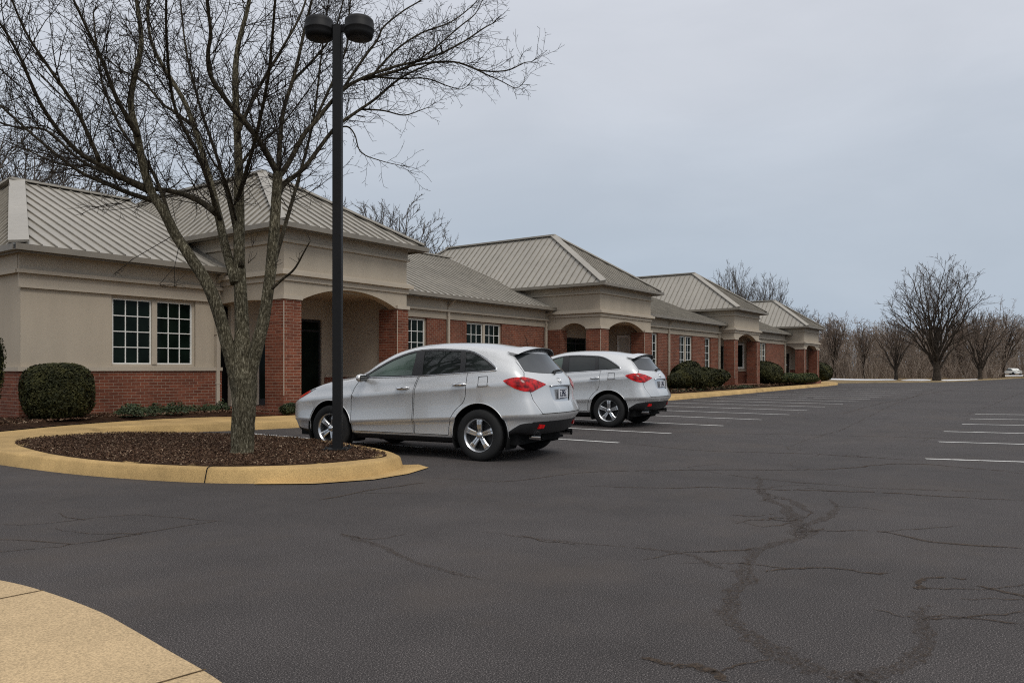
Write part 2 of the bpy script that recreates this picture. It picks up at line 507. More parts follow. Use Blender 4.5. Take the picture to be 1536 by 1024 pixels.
# mulch in the island, slightly mounded
mul_px = [(22, 664), (60, 677), (120, 687), (200, 694), (307, 699), (400, 698.5), (480, 695), (550, 688.5), (578, 684.5)]
mul = [gnd(p[0], p[1], .17) for p in mul_px] + [(7.3, 7.35), (7.5, 7.75), (7.74, 8.35), (8.0, 9.35), (8.09, 10.6), (7.8, 11.9), (7.35, 12.9), (6.95, 13.5), (6.3, 13.66), (5.6, 13.58)]
mul = [(p[0], p[1]) for p in smooth_pts(mul, 4, True)]
def mound(name, poly, z, h, mat, cell=.16, jit=.012, edge=.5, zf=None):
    """height field clipped to an outline: mulch and soil beds"""
    P = np.array(poly); x0, y0 = P.min(0); x1, y1 = P.max(0)
    def inside(x, y):
        c = False; j = len(poly) - 1
        for i in range(len(poly)):
            xi, yi = poly[i]; xj, yj = poly[j]
            if (yi > y) != (yj > y) and x < (xj - xi) * (y - yi) / (yj - yi) + xi: c = not c
            j = i
        return c
    def dist(x, y):
        d = 1e9
        for i in range(len(poly)):
            a = P[i-1]; b = P[i]; ab = b - a; t = np.clip(((x - a[0])*ab[0] + (y - a[1])*ab[1]) / max(ab @ ab, 1e-9), 0, 1)
            q = a + ab * t; d = min(d, math.hypot(x - q[0], y - q[1]))
        return d
    bm = bmesh.new()
    vs = [bm.verts.new((p[0], p[1], 0)) for p in poly]
    f = bm.faces.new(vs)
    if f.normal.z < 0: f.normal_flip()
    for k in range(1, int((x1 - x0) / cell) + 1):
        bmesh.ops.bisect_plane(bm, geom=bm.verts[:] + bm.edges[:] + bm.faces[:], plane_co=(x0 + k*cell, 0, 0), plane_no=(1, 0, 0), dist=1e-5)
    for k in range(1, int((y1 - y0) / cell) + 1):
        bmesh.ops.bisect_plane(bm, geom=bm.verts[:] + bm.edges[:] + bm.faces[:], plane_co=(0, y0 + k*cell, 0), plane_no=(0, 1, 0), dist=1e-5)
    r2 = random.Random(3)
    for v in bm.verts:
        d = dist(v.co.x, v.co.y); k = min(d / edge, 1); k = k * k * (3 - 2 * k)
        v.co.z = (zf(v.co.x, v.co.y) if zf else z) + h * k + (r2.uniform(-jit, jit) if d > .02 else 0)
    for f in bm.faces: f.smooth = True
    bmesh.ops.recalc_face_normals(bm, faces=bm.faces[:])
    me = bpy.data.meshes.new(name); bm.to_mesh(me); bm.free(); me.materials.append(mat)
    if me.polygons[0].normal.z < 0: me.flip_normals()
    box_uv(me)
    return tag(link(bpy.data.objects.new(name, me)), kind='structure'), inside
isl_bed, in_isl = mound('mulch_bed', mul, .172, .014, M['mulch'], jit=.006)

# beds between walk and building
def bedz(x, y): return .178
left_bed = [(p[0], p[1]) for p in smooth_pts([(1, 15.1), (3.6, 15.2), (5.6, 15.65), (7.2, 16.35), (9.0, 16.72), (10.6, 16.4), (11.6, 15.6), (11.84, 15.55)], 4)] + [(11.84, 18.6), (1, 18.6)]
bed_l, in_left = mound('mulch_bed', left_bed, .17, .10, M['mulch'], .3, .015, 1.0)
bed_m, in_mid = mound('mulch_bed', [(16.75, 15.3), (20, 15.0), (27.6, 14.65), (27.6, 18.6), (16.75, 18.6)], .17, .1, M['mulch'], .4, .015, 1.0)
bed_r, in_right = mound('mulch_bed', [(27.9, 14.6), (30, 14.55), (40, 14.65), (50, 15.0), (60, 15.42), (66, 16.4), (66, 18.6), (27.9, 18.6)], .17, .14, M['mulch'], .55, .02, 1.0)

# loose chips of bark on the mulch
Q = []; mi = []
def scatter_chips(n, inside, box, zb, size):
    k = 0
    while k < n:
        x = rnd.uniform(box[0], box[2]); y = rnd.uniform(box[1], box[3])
        if not inside(x, y): continue
        k += 1
        l = rnd.uniform(.4, 1.3) * size; w = l * rnd.uniform(.25, .6)
        M3 = Euler((rnd.gauss(0, .45), rnd.gauss(0, .45), rnd.uniform(0, 6.28))).to_matrix()
        c = Vector((x, y, zb(x, y) + rnd.uniform(.004, .02)))
        Q.append([tuple(c + M3 @ Vector(p)) for p in ((-l, -w, 0), (l, -w*.7, 0), (l*.9, w, 0), (-l*.8, w*.8, 0))])
        mi.append(rnd.choice((0, 0, 0, 1, 1, 1, 1, 2, 2, 2, 2, 3)) if rnd.random() < .8 else 1)
scatter_chips(38000, in_isl, (4.3, 6.6, 8.3, 13.8), lambda x, y: .182, .0135)
scatter_chips(7000, in_left, (3, 15.1, 11.8, 18.2), lambda x, y: .262, .028)
tag(quad_mesh('mulch_chips', Q, M['chip'], mi), 'loose brown bark chips spread over the planting beds', 'mulch', kind='stuff')

# kerb joint on the island face and the curved walk
jb = MB()
def kerb_joint(px, py):
    p = Vector((*gnd(px, py), 0)); k = min(range(len(outline)), key=lambda i: (outline[i][0]-p.x)**2 + (outline[i][1]-p.y)**2)
    a = Vector((*outline[k-1], 0)); b = Vector((*outline[(k+1) % len(outline)], 0)); t = (b - a).normalized(); n_ = Vector((-t.y, t.x, 0))
    p = Vector((*outline[k], 0))
    if n_.dot(Vector((6.2, 10, 0)) - p) < 0: n_ = -n_
    pr = [(-.004, .0), (.041, .142), (.056, .165), (.09, .1735), (.24, .1735)]
    for (d0, z0), (d1, z1) in zip(pr, pr[1:]):
        u_ = Vector((-n_.x * (z1 - z0), -n_.y * (z1 - z0), d1 - d0))
        jb.bar(p + n_ * d0 + Vector((0, 0, z0)), p + n_ * d1 + Vector((0, 0, z1)), .012, .003, tuple(u_))
kerb_joint(307, 724); kerb_joint(-60, 686)
tag(jb.build('kerb_joint', M['dark']), kind='structure')

# near walk, bottom left: flush tan slab with its joints
near_px = [(-700, 815), (-300, 836), (-120, 850), (0, 868), (70, 885), (150, 914), (205, 943), (262, 976), (305, 1000), (345, 1026), (400, 1066), (470, 1130)]
nw = [gnd(p[0], p[1], .02) for p in near_px]
nw = [(p[0], p[1]) for p in smooth_pts(nw, 5)]
nw_poly = nw + [(1.2, -1.0), (-6, -1.5), (-8, 10)]
kerb_solid('near_sidewalk', nw_poly, .022, M['concrete2'], .012, .006)
jb = MB()
for (a, b) in (((-40, 905), (66, 884)), ((200, 1034), (309, 1003))):
    p = gnd(a[0], a[1], .0245); q = gnd(b[0], b[1], .0245)
    jb.bar((p[0], p[1], .0245), (q[0], q[1], .0245), .008, .0015)
tag(jb.build('pavement_joint', M['joint']), kind='structure')

# --- painted bay lines
lines = []
def bay(x, y0, y1, dx=0.0): lines.append(((x, y0), (x + dx, y1)))
bay(9.42, 8.6, 13.3)
for x, y0 in ((12.03, 6.35), (14.36, 6.40), (17.0, 6.30), (19.6, 6.25), (22.2, 6.3), (24.8, 6.5), (27.4, 6.6), (30.0, 6.6), (32.7, 6.6), (35.4, 6.7), (38.1, 6.7), (41.0, 6.8), (44.5, 6.9), (48.5, 7.0), (53, 7.1)):
    bay(x, y0, 12.4, 0)
for a, b in (((1388, 688), (1700, 698)), ((1408, 662.5), (1700, 671)), ((1416, 647), (1700, 654)), ((1443, 636), (1700, 641)), ((1455, 628), (1700, 632)), ((1463, 621), (1700, 624))):
    lines.append((gnd(*a), gnd(*b)))
mb = MB()
for (a, b) in lines:
    a = Vector((a[0], a[1], 0)); b = Vector((b[0], b[1], 0)); L = (b - a).length; d = (b - a) / L; s = Vector((-d.y, d.x, 0))
    n = max(2, int(L / .25)); 
    for i in range(n):
        if rnd.random() < .004: continue
        p = a + d * (L * i / n); q = a + d * (L * (i + 1) / n + .0)
        w0 = .05 + rnd.uniform(-.008, .008)
        mb.face([tuple(v + Vector((0, 0, .005))) for v in (p - s*w0, q - s*w0, q + s*w0, p + s*w0)])
tag(mb.build('road_markings', M['line']), kind='structure')

# --- cracks with brown fill
cr = [
 ([(880,728),(993,732),(1060,731),(1134,733),(1197,735),(1333,739),(1536,750)], .035, .06),
 ([(930,664),(1061,675.5),(1220,681),(1378,691)], .03, .05),
 ([(640,716),(760,722),(880,708),(1061,704),(1242,704),(1369,695),(1536,710)], .03, .06),
 ([(1197,706),(1192,692),(1229,681),(1185,672),(1240,650),(1270,641),(1333,610),(1378,592),(1414,578)], .05, .10),
 ([(1242,748),(1254,762),(1246,776),(1215,788),(1200,806),(1147,823),(1125,854),(1115,886),(1102,918),(1097,936),(1134,963),(1179,986),(1233,1006),(1288,1017),(1340,1040)], .10, .17),
 ([(1130,733),(1165,752),(1188,773),(1197,795),(1205,807)], .16, .30),
 ([(1134,712),(1150,740),(1180,748),(1220,770)], .06, .15),
 ([(715,797),(880,813),(984,823),(1048,836),(1106,857)], .04, .08),
 ([(1057,827),(1134,825)], .02, .03),
 ([(1147,857),(1215,850),(1288,857),(1333,861)], .03, .04),
 ([(1215,796),(1315,798),(1401,814),(1536,824)], .03, .05),
 ([(1378,884),(1396,870),(1451,868)], .05, .03),
 ([(1464,879),(1536,893),(1600,905)], .04, .05),
 ([(1405,909),(1383,931),(1387,968),(1360,990),(1297,1017),(1240,1035)], .08, .15),
 ([(1414,922),(1536,938)], .012, .02),
 ([(961,986),(1011,999),(1048,1004),(1075,1024)], .05, .07),
 ([(512,800),(560,815),(620,842),(728,868)], .09, .06),
 ([(-20,828),(60,824),(120,816),(230,798)], .012, .02),
 ([(140,813),(230,797),(340,780)], .02, .012),
 ([(480,750),(560,735),(640,724)], .03, .04),
 ([(1262,621),(1345,600),(1451,580)], .03, .05),
 ([(1440,626),(1480,610),(1536,587)], .05, .08),
 ([(690,652),(900,645),(1100,650),(1260,653),(1536,661)], .02, .04),
 ([(1020,700),(1120,716),(1236,727),(1400,735),(1480,737)], .05, .10),
 ([(0,786),(60,786),(200,772),(350,782)], .010, .016),
]
mb = MB(); mbw = MB()
r3 = random.Random(11)
# small side cracks running off the big ones
for pts, w0, w1 in list(cr):
    for q in range(1):
        i = r3.randrange(len(pts) - 1); t = r3.random()
        a = (pts[i][0] + (pts[i+1][0] - pts[i][0]) * t, pts[i][1] + (pts[i+1][1] - pts[i][1]) * t)
        if a[1] < 600: continue
        k = (a[1] - HOR) / 190
        dx = r3.choice((-1, 1)) * r3.uniform(40, 120) * k; dy = r3.uniform(-10, 10) * k
        cr.append(([a, (a[0] + dx * .5, max(a[1] + dy * .2 + r3.uniform(-5, 5) * k, 590)), (a[0] + dx, max(a[1] + dy, 590))], .022, .008))
for q in range(7):
    x, y = r3.uniform(1080, 1290), r3.uniform(722, 800); dx = r3.uniform(25, 70) * r3.choice((-1, 1))
    cr.append(([(x, y), (x + dx * .5, y + r3.uniform(-4, 6)), (x + dx, y + r3.uniform(-8, 8))], .035, .012))
for pts, w0, w1 in cr:
    G = smooth_pts([gnd(*p) for p in pts], 8)
    # resample every few cm, wander like a real crack
    P = [Vector((p[0], p[1], 0)) for p in G]
    out = [P[0]]
    for a, b in zip(P, P[1:]):
        L = (b - a).length; n = max(1, int(L / .06))
        n = min(n, 40)
        for i in range(1, n + 1): out.append(a.lerp(b, i / n))
    off = 0; prev = None; N = len(out); wn = 1.0; ln_ = rn_ = 1.0; tgt = mbw if max(w0, w1) > .075 else mb
    for i, p in enumerate(out):
        d = (out[min(i+1, N-1)] - out[max(i-1, 0)]); 
        if d.length < 1e-6: continue
        d.normalize(); s = Vector((-d.y, d.x, 0))
        off = off * .90 + r3.gauss(0, .012)
        wn = wn * .85 + .15 * r3.uniform(.2, 1.6); ln_ = ln_ * .6 + .4 * r3.uniform(.3, 1.7); rn_ = rn_ * .6 + .4 * r3.uniform(.3, 1.7)
        t = i / (N - 1); w = (w0 + (w1 - w0) * t) * wn * (.42 if tgt is mbw else .5)
        w *= min(1, .25 + 6 * min(t, 1 - t))
        c = p + s * off
        l = c - s * w * r3.uniform(.4, 1.5); r = c + s * w * r3.uniform(.6, 1.3)
        l.z = r.z = .004
        if prev and r3.random() > .02: tgt.face([prev[0], prev[1], tuple(r), tuple(l)])
        prev = (tuple(l), tuple(r))
ck = mb.build('asphalt_cracks', M['crack'])
tag(ck, kind='structure')
tag(mbw.build('crumbled_cracks', M['crack_wide']), kind='structure')

# --- far edge: kerb, snow left in patches
mb = MB()
fe = smooth_pts([(71.9, 18.4)] + far_edge, 5)
for a, b in zip(fe, fe[1:]):
    mb.bar((a[0], a[1], 0), (b[0], b[1], 0), .4, .10)
tag(mb.build('far_kerb', M['far_kerb']), kind='structure')
def snow_patch(pts):
    G = [gnd(*p) for p in pts]
    G = [(p[0], p[1]) for p in smooth_pts(G, 5, True)]
    mb = MB(); n = len(G); c = inset(G, .25)
    vs = [(p[0] + rnd.uniform(-.1, .1), p[1] + rnd.uniform(-.1, .1), -.03) for p in G] + [(p[0], p[1], .05) for p in c]
    vs = [(x, y, min(z, .02)) for x, y, z in vs]
    mb.add(vs, [(i, (i+1) % n, n + (i+1) % n, n + i) for i in range(n)] + [tuple(range(n, 2*n))], 0, True)
    tag(mb.build('snow', M['snow'], recalc=True), kind='structure')
snow_patch([(1240, 568.6), (1290, 569.8), (1340, 569.6), (1340, 568.6), (1290, 568.4), (1242, 567.4)])
snow_patch([(1352, 570), (1380, 570.4), (1396, 570), (1392, 568.9), (1362, 568.8)])
snow_patch([(1412, 570.2), (1440, 570.4), (1466, 569.4), (1466, 568.4), (1440, 569), (1414, 569.3)])
snow_patch([(1440, 564.6), (1480, 564.3), (1560, 563), (1560, 562.2), (1480, 563), (1440, 563.6)])
# ================================================================== the office building
YL = 18.2
bld = empty('office_building', (14, 18, 0))
tag(bld, 'long low office building of tan stucco and red brick with arched entrance pavilions', 'building')
BO = Vector((14, 18, 0))
def bpart(mb, name, mats, recalc=True, parent=None):
    mb.v = [(v[0] - BO.x, v[1] - BO.y, v[2]) for v in mb.v]
    o = mb.build(name, mats, bld if parent is None else parent, recalc)
    return o

def wall_y(mb, x0, x1, z0, z1, y, t, openings=(), mi=0):
    """wall facing -Y with rectangular holes (x0,x1,z0,z1)"""
    ops = sorted(openings)
    x = x0
    for a, b, c, d in ops:
        if a > x: mb.box(x, y, z0, a, y + t, z1, mi)
        if c > z0: mb.box(a, y, z0, b, y + t, min(c, z1), mi)
        if d < z1: mb.box(a, y, max(d, z0), b, y + t, z1, mi)
        x = b
    if x < x1: mb.box(x, y, z0, x1, y + t, z1, mi)

def window(x0, x1, z0, z1, y, cols, rows, double=True):
    """white muntin window, set back in its opening"""
    fr = MB(); t = .055; yb = y + .16
    fr.box(x0, y + .07, z0, x0 + t, yb, z1, 1); fr.box(x1 - t, y + .07, z0, x1, yb, z1, 1)
    fr.box(x0 + t, y + .07, z0, x1 - t, yb, z0 + t, 1); fr.box(x0 + t, y + .07, z1 - t, x1 - t, yb, z1, 1)
    spans = [(x0 + t, x1 - t)]
    if double:
        c = (x0 + x1) / 2
        fr.box(c - .065, y + .04, z0 + t, c + .065, yb, z1 - t, 1)
        spans = [(x0 + t, c - .065), (c + .065, x1 - t)]
    gl = MB()
    for a, b in spans:
        s = .03
        fr.box(a, y + .09, z0 + t, a + s, y + .14, z1 - t); fr.box(b - s, y + .09, z0 + t, b, y + .14, z1 - t)
        fr.box(a + s, y + .09, z0 + t, b - s, y + .14, z0 + t + s); fr.box(a + s, y + .09, z1 - t - s, b - s, y + .14, z1 - t)
        a2, b2, c2, d2 = a + s, b - s, z0 + t + s, z1 - t - s
        for k in range(1, cols): 
            xx = a2 + (b2 - a2) * k / cols; fr.box(xx - .011, y + .100, c2, xx + .011, y + .132, d2)
        for k in range(1, rows):
            zz = c2 + (d2 - c2) * k / rows; fr.box(a2, y + .097, zz - .011, b2, y + .135, zz + .011)
        gl.box(a2 - .01, y + .122, c2 - .01, b2 + .01, y + .128, d2 + .01)
    w = bpart(fr, 'window', [M['white'], M['stucco_trim']], False)
    bpart(gl, 'glass_pane', M['pane'], False, w)
    # dark room behind the panes
    return w

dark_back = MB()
def wing(x0, x1, y, wins, stucco_above, end_wall=False, z_e=3.85):
    bk = MB(); st = MB(); tr = MB()
    ops = [(a, b, c, d) for a, b, c, d, *_ in wins]
    top = 3.10 if stucco_above is None else stucco_above
    dep = 12.0
    if stucco_above is not None:     # brick wainscot below, stucco above
        bk.box(x0 - .05, y - .05, .1, x1, y + .25, 1.25)
        wall_y(st, x0, x1, 1.25, z_e, y, .25, ops)
        tr.box(x0 - .09, y - .09, 1.25, x1, y - .001, 1.34)
        if end_wall:
            bk.box(x0 - .05, y + .25, .1, x0 + .2, y + dep, 1.25)
            st.box(x0, y + .25, 1.25, x0 + .25, y + dep, z_e)
            tr.box(x0 - .09, y - .001, 1.25, x0 - .001, y + dep, 1.34)
    else:
        wall_y(bk, x0, x1, .1, top, y, .25, ops)
        st.box(x0, y - .03, top, x1, y + .25, z_e)
    # frieze boards
    xa = x0 - (.05 if end_wall else 0)
    tr.box(xa, y - .065, 3.38, x1, y - .0305, 3.84)
    tr.box(xa - .05, y - .14, 3.36, x1, y - .0655, 3.44)
    if stucco_above is not None: tr.box(xa, y - .07, 3.05, x1, y - .001, 3.10); tr.box(xa, y - .0305, 3.10, x1, y - .001, 3.84)
    if end_wall:
        tr.box(x0 - .065, y - .0005, 3.38, x0 - .0005, y + dep, 3.84); tr.box(x0 - .10, y - .0005, 3.36, x0 - .0655, y + dep, 3.44)
    bpart(bk, 'brick_wall', M['brick']); bpart(st, 'stucco_wall', M['stucco']); bpart(tr, 'frieze', M['stucco_trim'])
    for a, b, c, d, cols, rows, dbl in wins: window(a, b, c, d, y, cols, rows, dbl)
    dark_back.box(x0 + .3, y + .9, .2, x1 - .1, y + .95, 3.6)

ZW0, ZW1 = 1.36, 3.03
wing(7.2, 12.02, YL, [(9.14, 11.29, ZW0, ZW1, 3, 4, True)], 1.34, True)
wing(16.35, 27.85, YL, [(18.0, 20.15, ZW0, 3.08, 3, 4, True), (22.36, 24.58, ZW0, 3.08, 3, 4, True)], None)
Y2 = 16.45
wing(32.62, 43.75, Y2, [(33.1, 35.3, 1.3, 3.08, 3, 4, True), (37.95, 39.7, 1.3, 3.08, 2, 4, True), (41.45, 42.35, 1.3, 3.08, 2, 4, False)], None)
Y3 = 16.9
wing(48.2, 58.45, Y3, [(49.6, 50.6, 1.3, 3.08, 2, 4, False), (52.3, 53.9, 1.3, 3.08, 2, 4, True)], None)

# ---- roofs
def roof_plane(mb, poly, up, spacing, seam_h=.04, seam_w=.022, phase=.5, mi_seam=1):
    """one standing-seam slope: polygon (3-D, planar) and its ribs running up the slope"""
    P = [Vector(p) for p in poly]
    nrm = (P[1] - P[0]).cross(P[2] - P[0]).normalized()
    if nrm.z < 0: nrm = -nrm; P = P[::-1]
    mb.face(P, 0)
    mb.face([p - nrm * .05 for p in P[::-1]], 0)
    n = len(P)
    for i in range(n):
        a, b = P[i], P[(i+1) % n]
        mb.face([a, a - nrm*.05, b - nrm*.05, b], 0)
    s = Vector((0, 0, 1)) - nrm * nrm.z; s.normalize()
    h = s.cross(nrm).normalized()
    o = P[0]
    L = [((p - o).dot(h), (p - o).dot(s)) for p in P]
    hs = [l[0] for l in L]; k = math.floor(min(hs) / spacing)
    while k * spacing < max(hs):
        x = (k + phase) * spacing; k += 1
        ys = []
        for i in range(n):
            (a, b), (c, d) = L[i], L[(i+1) % n]
            if (a - x) * (c - x) < 0: ys.append(b + (d - b) * (x - a) / (c - a))
        if len(ys) < 2: continue
        y0, y1 = min(ys), max(ys)
        if y1 - y0 < .15: continue
        p = o + h * x + s * y0; q = o + h * x + s * (y1 - .02)
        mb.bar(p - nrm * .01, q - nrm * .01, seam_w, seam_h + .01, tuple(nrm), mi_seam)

def gable_wing(x0, x1, y, end, spacing, ridge_y=None, zr=6.6, oh=.4, zE=3.93):
    """roof over a wing; a hip at its left end when end is True"""
    ry = ridge_y or (y - oh + 6.2)
    by = 2 * ry - (y - oh)
    e0 = y - oh
    mb = MB()
    if end:
        xa = x0 - .19; ax = xa + 2.40
        A = (ax, ry, zr)
        roof_plane(mb, [(xa, e0, zE), (x1, e0, zE), (x1, ry, zr), A], None, spacing)
        roof_plane(mb, [(xa, by, zE), (xa, e0, zE), A], None, spacing)
        roof_plane(mb, [(x1, by, zE), (xa, by, zE), A, (x1, ry, zr)], None, spacing)
    else:
        roof_plane(mb, [(x0, e0, zE), (x1, e0, zE), (x1, ry, zr), (x0, ry, zr)], None, spacing)
        roof_plane(mb, [(x1, by, zE), (x0, by, zE), (x0, ry, zr), (x1, ry, zr)], None, spacing)
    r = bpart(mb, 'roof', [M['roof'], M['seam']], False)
    cap = MB()
    if end:
        d = (Vector(A) - Vector((xa, e0, zE)))
        p0 = Vector((xa, e0, zE)) + d * .005
        cap.bar(p0 + Vector((0, 0, .02)), p0 + d * .99 + Vector((0, 0, .02)), .38, .05, (-.3, -.4, 1))
        cap.bar(Vector((xa, by, zE + .02)), Vector(A) + Vector((0, 0, .02)), .46, .05)
        cap.bar((ax - .2, ry, zr + .0), (x1, ry, zr + .0), .34, .06)
    else:
        cap.bar((x0, ry, zr), (x1, ry, zr), .34, .06)
    bpart(cap, 'ridge_cap', M['roof'], False, r)
    # fascia and box gutter
    gt = MB()
    xs = x0 - .19 if end else x0
    gt.box(xs, e0, zE - .17, x1, e0 + .03, zE - .03)
    gt.box(xs - .1 if end else xs, e0 - .12, zE - .135, x1, e0 - .001, zE - .115); gt.box(xs - .1 if end else xs, e0 - .12, zE - .115, x1, e0 - .105, zE - .005)
    gt.box(xs, e0 + .03, zE - .10, x1, y + .1, zE - .07)
    if end:
        gt.box(xs, e0 + .03, zE - .17, xs + .03, by, zE - .03)
        gt.box(xs - .12, e0 - .0005, zE - .135, xs - .001, by, zE - .115); gt.box(xs - .12, e0 - .0005, zE - .115, xs - .105, by, zE - .005)
        gt.box(xs + .03, e0 + .6, zE - .10, x0 + .1, by, zE - .07)
    bpart(gt, 'gutter', M['gutter'])

gable_wing(7.2, 12.6, YL, True, .30)
gable_wing(15.8, 28.2, YL, False, .34)
gable_wing(32.0, 44.2, Y2, False, .34, ridge_y=23.2)
gable_wing(47.6, 58.9, Y3, False, .42, ridge_y=23.2)

# ---- downspouts
def downspout(x, y, z1=3.78):
    mb = MB()
    mb.box(x - .045, y - .11, .3, x + .045, y - .02, z1 - .25)
    mb.bar((x, y - .065, z1 - .255), (x, y - .42, z1), .09, .08)
    for z in (.9, 2.2, 3.2): mb.box(x - .06, y - .115, z, x + .06, y - .015, z + .04)
    mb.bar((x, y - .065, .34), (x, y - .3, .26), .09, .08)
    bpart(mb, 'downspout', M['stucco_trim'])
for x, y in ((11.88, YL), (21.23, YL), (27.70, YL), (36.5, Y2), (43.55, Y2), (51.6, Y3), (58.2, Y3)):
    downspout(x, y)

# ---- entrance pavilions
def arch_poly(L, a0, a1, zs, ze, rise, n=18, base=None):
    """wall outline over a segmental arch from a0 to a1"""
    pts = [(0, zs), (a0, zs)]
    c = (a0 + a1) / 2; hw = (a1 - a0) / 2
    Rr = (hw * hw + rise * rise) / (2 * rise)
    for k in range(1, n):
        x = a0 + (a1 - a0) * k / n
        z = zs + rise - Rr + math.sqrt(max(Rr * Rr - (x - c) ** 2, 0))
        pts.append((x, z))
    pts += [(a1, zs), (L, zs), (L, ze), (0, ze)]
    return pts

def pavilion(x0, W, yf, yb, zf, zs, zc, ze, zr, ap_y, rid_y, pw, pw2, pd, side_arch, rear_pier, inner, blind=None, side_rise=.26):
    x1 = x0 + W
    st = MB(); bk = MB(); tr = MB()
    fa = arch_poly(W, pw, W - pw2, zs, ze, .38)
    st.prism([(x0 + a, z) for a, z in fa], 'y', yf, yf + .3)
    D = yb - yf
    sa = arch_poly(D - .3 + 6.5, pd - .3, (D - .3) if not rear_pier else rear_pier, zs, ze, side_rise)
    st.prism([(yf + .3 + a, z) for a, z in sa], 'x', x0, x0 + .3)
    st.box(x1 - .3, yf + .3, zs, x1, yf + 6.5 + D, ze)
    # ceiling of the porch, and its back wall
    st.box(x0 + .3, yf + .3, zs + .32, x1 - .3, yb + .2, zs + .4)
    bpart(st, 'stucco_wall', M['stucco'])
    def pier(a, b, c, d, name='pillar'):
        p = MB(); p.box(a, b, zf - .15, c, d, zs)
        bpart(p, name, M['brick'])
    e = .035
    pier(x0 - e, yf - e, x0 + pw, yf + pd); pier(x1 - pw2, yf - e, x1 + e, yf + pd)
    if rear_pier:
        pier(x0 - e, yf + .3 + rear_pier, x0 + .5, yb)
    # capitals: a stucco lip over each pillar
    for a, b in ((x0 - .07, x0 + pw + .02), (x1 - pw2 - .02, x1 + .07)):
        tr.box(a, yf - .07, zs, b, yf + .0, zs + .10)
    tr.box(x0 - .07, yf + .0, zs, x0 - .0, yf + pd + .02, zs + .10)
    # cornice band and mouldings
    Ls = 6.0
    for z0, z1, o in ((zc - .20, zc - .06, .05), (zc - .06, zc + .04, .15), (zc + .04, zc + .08, .08), (ze - .40, ze - .33, .07), (ze - .33, ze - .02, .025)):
        tr.box(x0 - o, yf - o, z0, x1 + o, yf - .0005, z1)
        tr.box(x0 - o, yf - .0005, z0, x0 - .0005, yf + Ls, z1); tr.box(x1 + .0005, yf - .0005, z0, x1 + o, yf + Ls, z1)
    bpart(tr, 'cornice', M['stucco_trim'])
    ej = MB()
    for a in (x0 - e - .004, x1 - pw2 - .004):
        ej = MB(); ej.box(a, yf - e - .004, zf + .35, a + .016, yf - e + .012, zs - .05)
        bpart(ej, 'joint_strip', M['stucco_trim'])
    if blind is not None:
        y0_, y1_ = yf + pd + .22, yf + pd + .92; xw = x1 - .3
        wf = MB()
        for q in ((y0_, y0_ + .09, zf + .9, zs - .1), (y1_ - .09, y1_, zf + .9, zs - .1), (y0_ + .09, y1_ - .09, zs - .2, zs - .1), (y0_ + .09, y1_ - .09, zf + .9, zf + 1.02)): wf.box(xw - .05, q[0], q[2], xw - .001, q[1], q[3])
        wo = bpart(wf, 'window', M['white'], False)
        wp = MB(); wp.box(xw - .02, y0_ + .08, zf + .95, xw - .012, y1_ - .08, zs - .15); bpart(wp, 'glass_pane', M[blind], False, wo)
    # step
    sp = MB(); sp.box(x0 - .12, yf - .16, -.02, x1 + .12, yb, zf - .15 if False else zf - .02)
    bpart(sp, 'entrance_step', M['brick'])
    # inner wall with door
    iw = MB(); ib = MB(); il = MB()
    dx0, dx1 = inner
    yi = yb - .02
    wall_y(iw, x0 + .3, x1 - .3, zf, zs + .32, yi, .15, [(dx0, dx1, zf, zs - .25)])
    ib.box(dx1 + .1, yi - .05, zf, x1 - .3, yi - .001, zf + .75)
    iw.box(x1 - .3, yf + pd, zf, x1 - .12, yb, zs)
    ib.box(x1 - .36, yf + pd, zf, x1 - .301, yb - .07, zf + .75)
    il.box(dx1 + .1, yi - .075, zf + .75, x1 - .3, yi - .001, zf + .83)
    il.box(x1 - .385, yf + pd, zf + .75, x1 - .301, yb - .08, zf + .83)
    il.box(dx1 + .55, yi - .02, zf + .83, dx1 + .58, yi - .001, zs + .3)
    bpart(iw, 'stucco_wall', M['stucco']); bpart(ib, 'brick_wall', M['brick']); bpart(il, 'porch_sill', M['stucco_trim'])
    dr = MB(); dz = zs - .25
    dr.box(dx0, yi + .05, zf, dx0 + .07, yi + .12, dz); dr.box(dx1 - .07, yi + .05, zf, dx1, yi + .12, dz)
    dr.box(dx0 + .07, yi + .05, dz - .08, dx1 - .07, yi + .12, dz); dr.box(dx0 + .07, yi + .05, zf, dx1 - .07, yi + .12, zf + .16)
    dr.box((dx0 + dx1) / 2 - .03, yi + .05, zf + .16, (dx0 + dx1) / 2 + .03, yi + .12, dz - .08)
    dr.box(dx0 + .07, yi + .06, zf + 2.1, dx1 - .07, yi + .11, zf + 2.16)
    d = bpart(dr, 'door', M['plastic'])
    pg = MB(); pg.box(dx0 + .06, yi + .08, zf + .1, dx1 - .06, yi + .09, dz - .05); bpart(pg, 'glass_pane', M['pane'], False, d)
    hd = MB(); cxx = (dx0 + dx1) / 2
    for s in (-.08, .08): hd.tube([(cxx + s, yi + .0, zf + .9), (cxx + s, yi + .0, zf + 1.3)], [.015, .015], 8)
    bpart(hd, 'handle', M['chrome'], False, d)
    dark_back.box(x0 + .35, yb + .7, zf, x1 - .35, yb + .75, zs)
    # roof
    oh = .36; ex0, ex1 = x0 - oh, x1 + oh; ey = yf - oh; cx = (x0 + x1) / 2; bky = rid_y + (ap_y - ey)
    A = (cx, ap_y, zr); B = (cx, rid_y, zr); z = ze + .02
    rf = MB()
    sp_ = .33
    roof_plane(rf, [(ex0, ey, z), (ex1, ey, z), A], None, sp_)
    roof_plane(rf, [(ex0, bky, z), (ex0, ey, z), A, B], None, sp_)
    roof_plane(rf, [(ex1, ey, z), (ex1, bky, z), B, A], None, sp_)
    roof_plane(rf, [(ex1, bky, z), (ex0, bky, z), B], None, sp_)
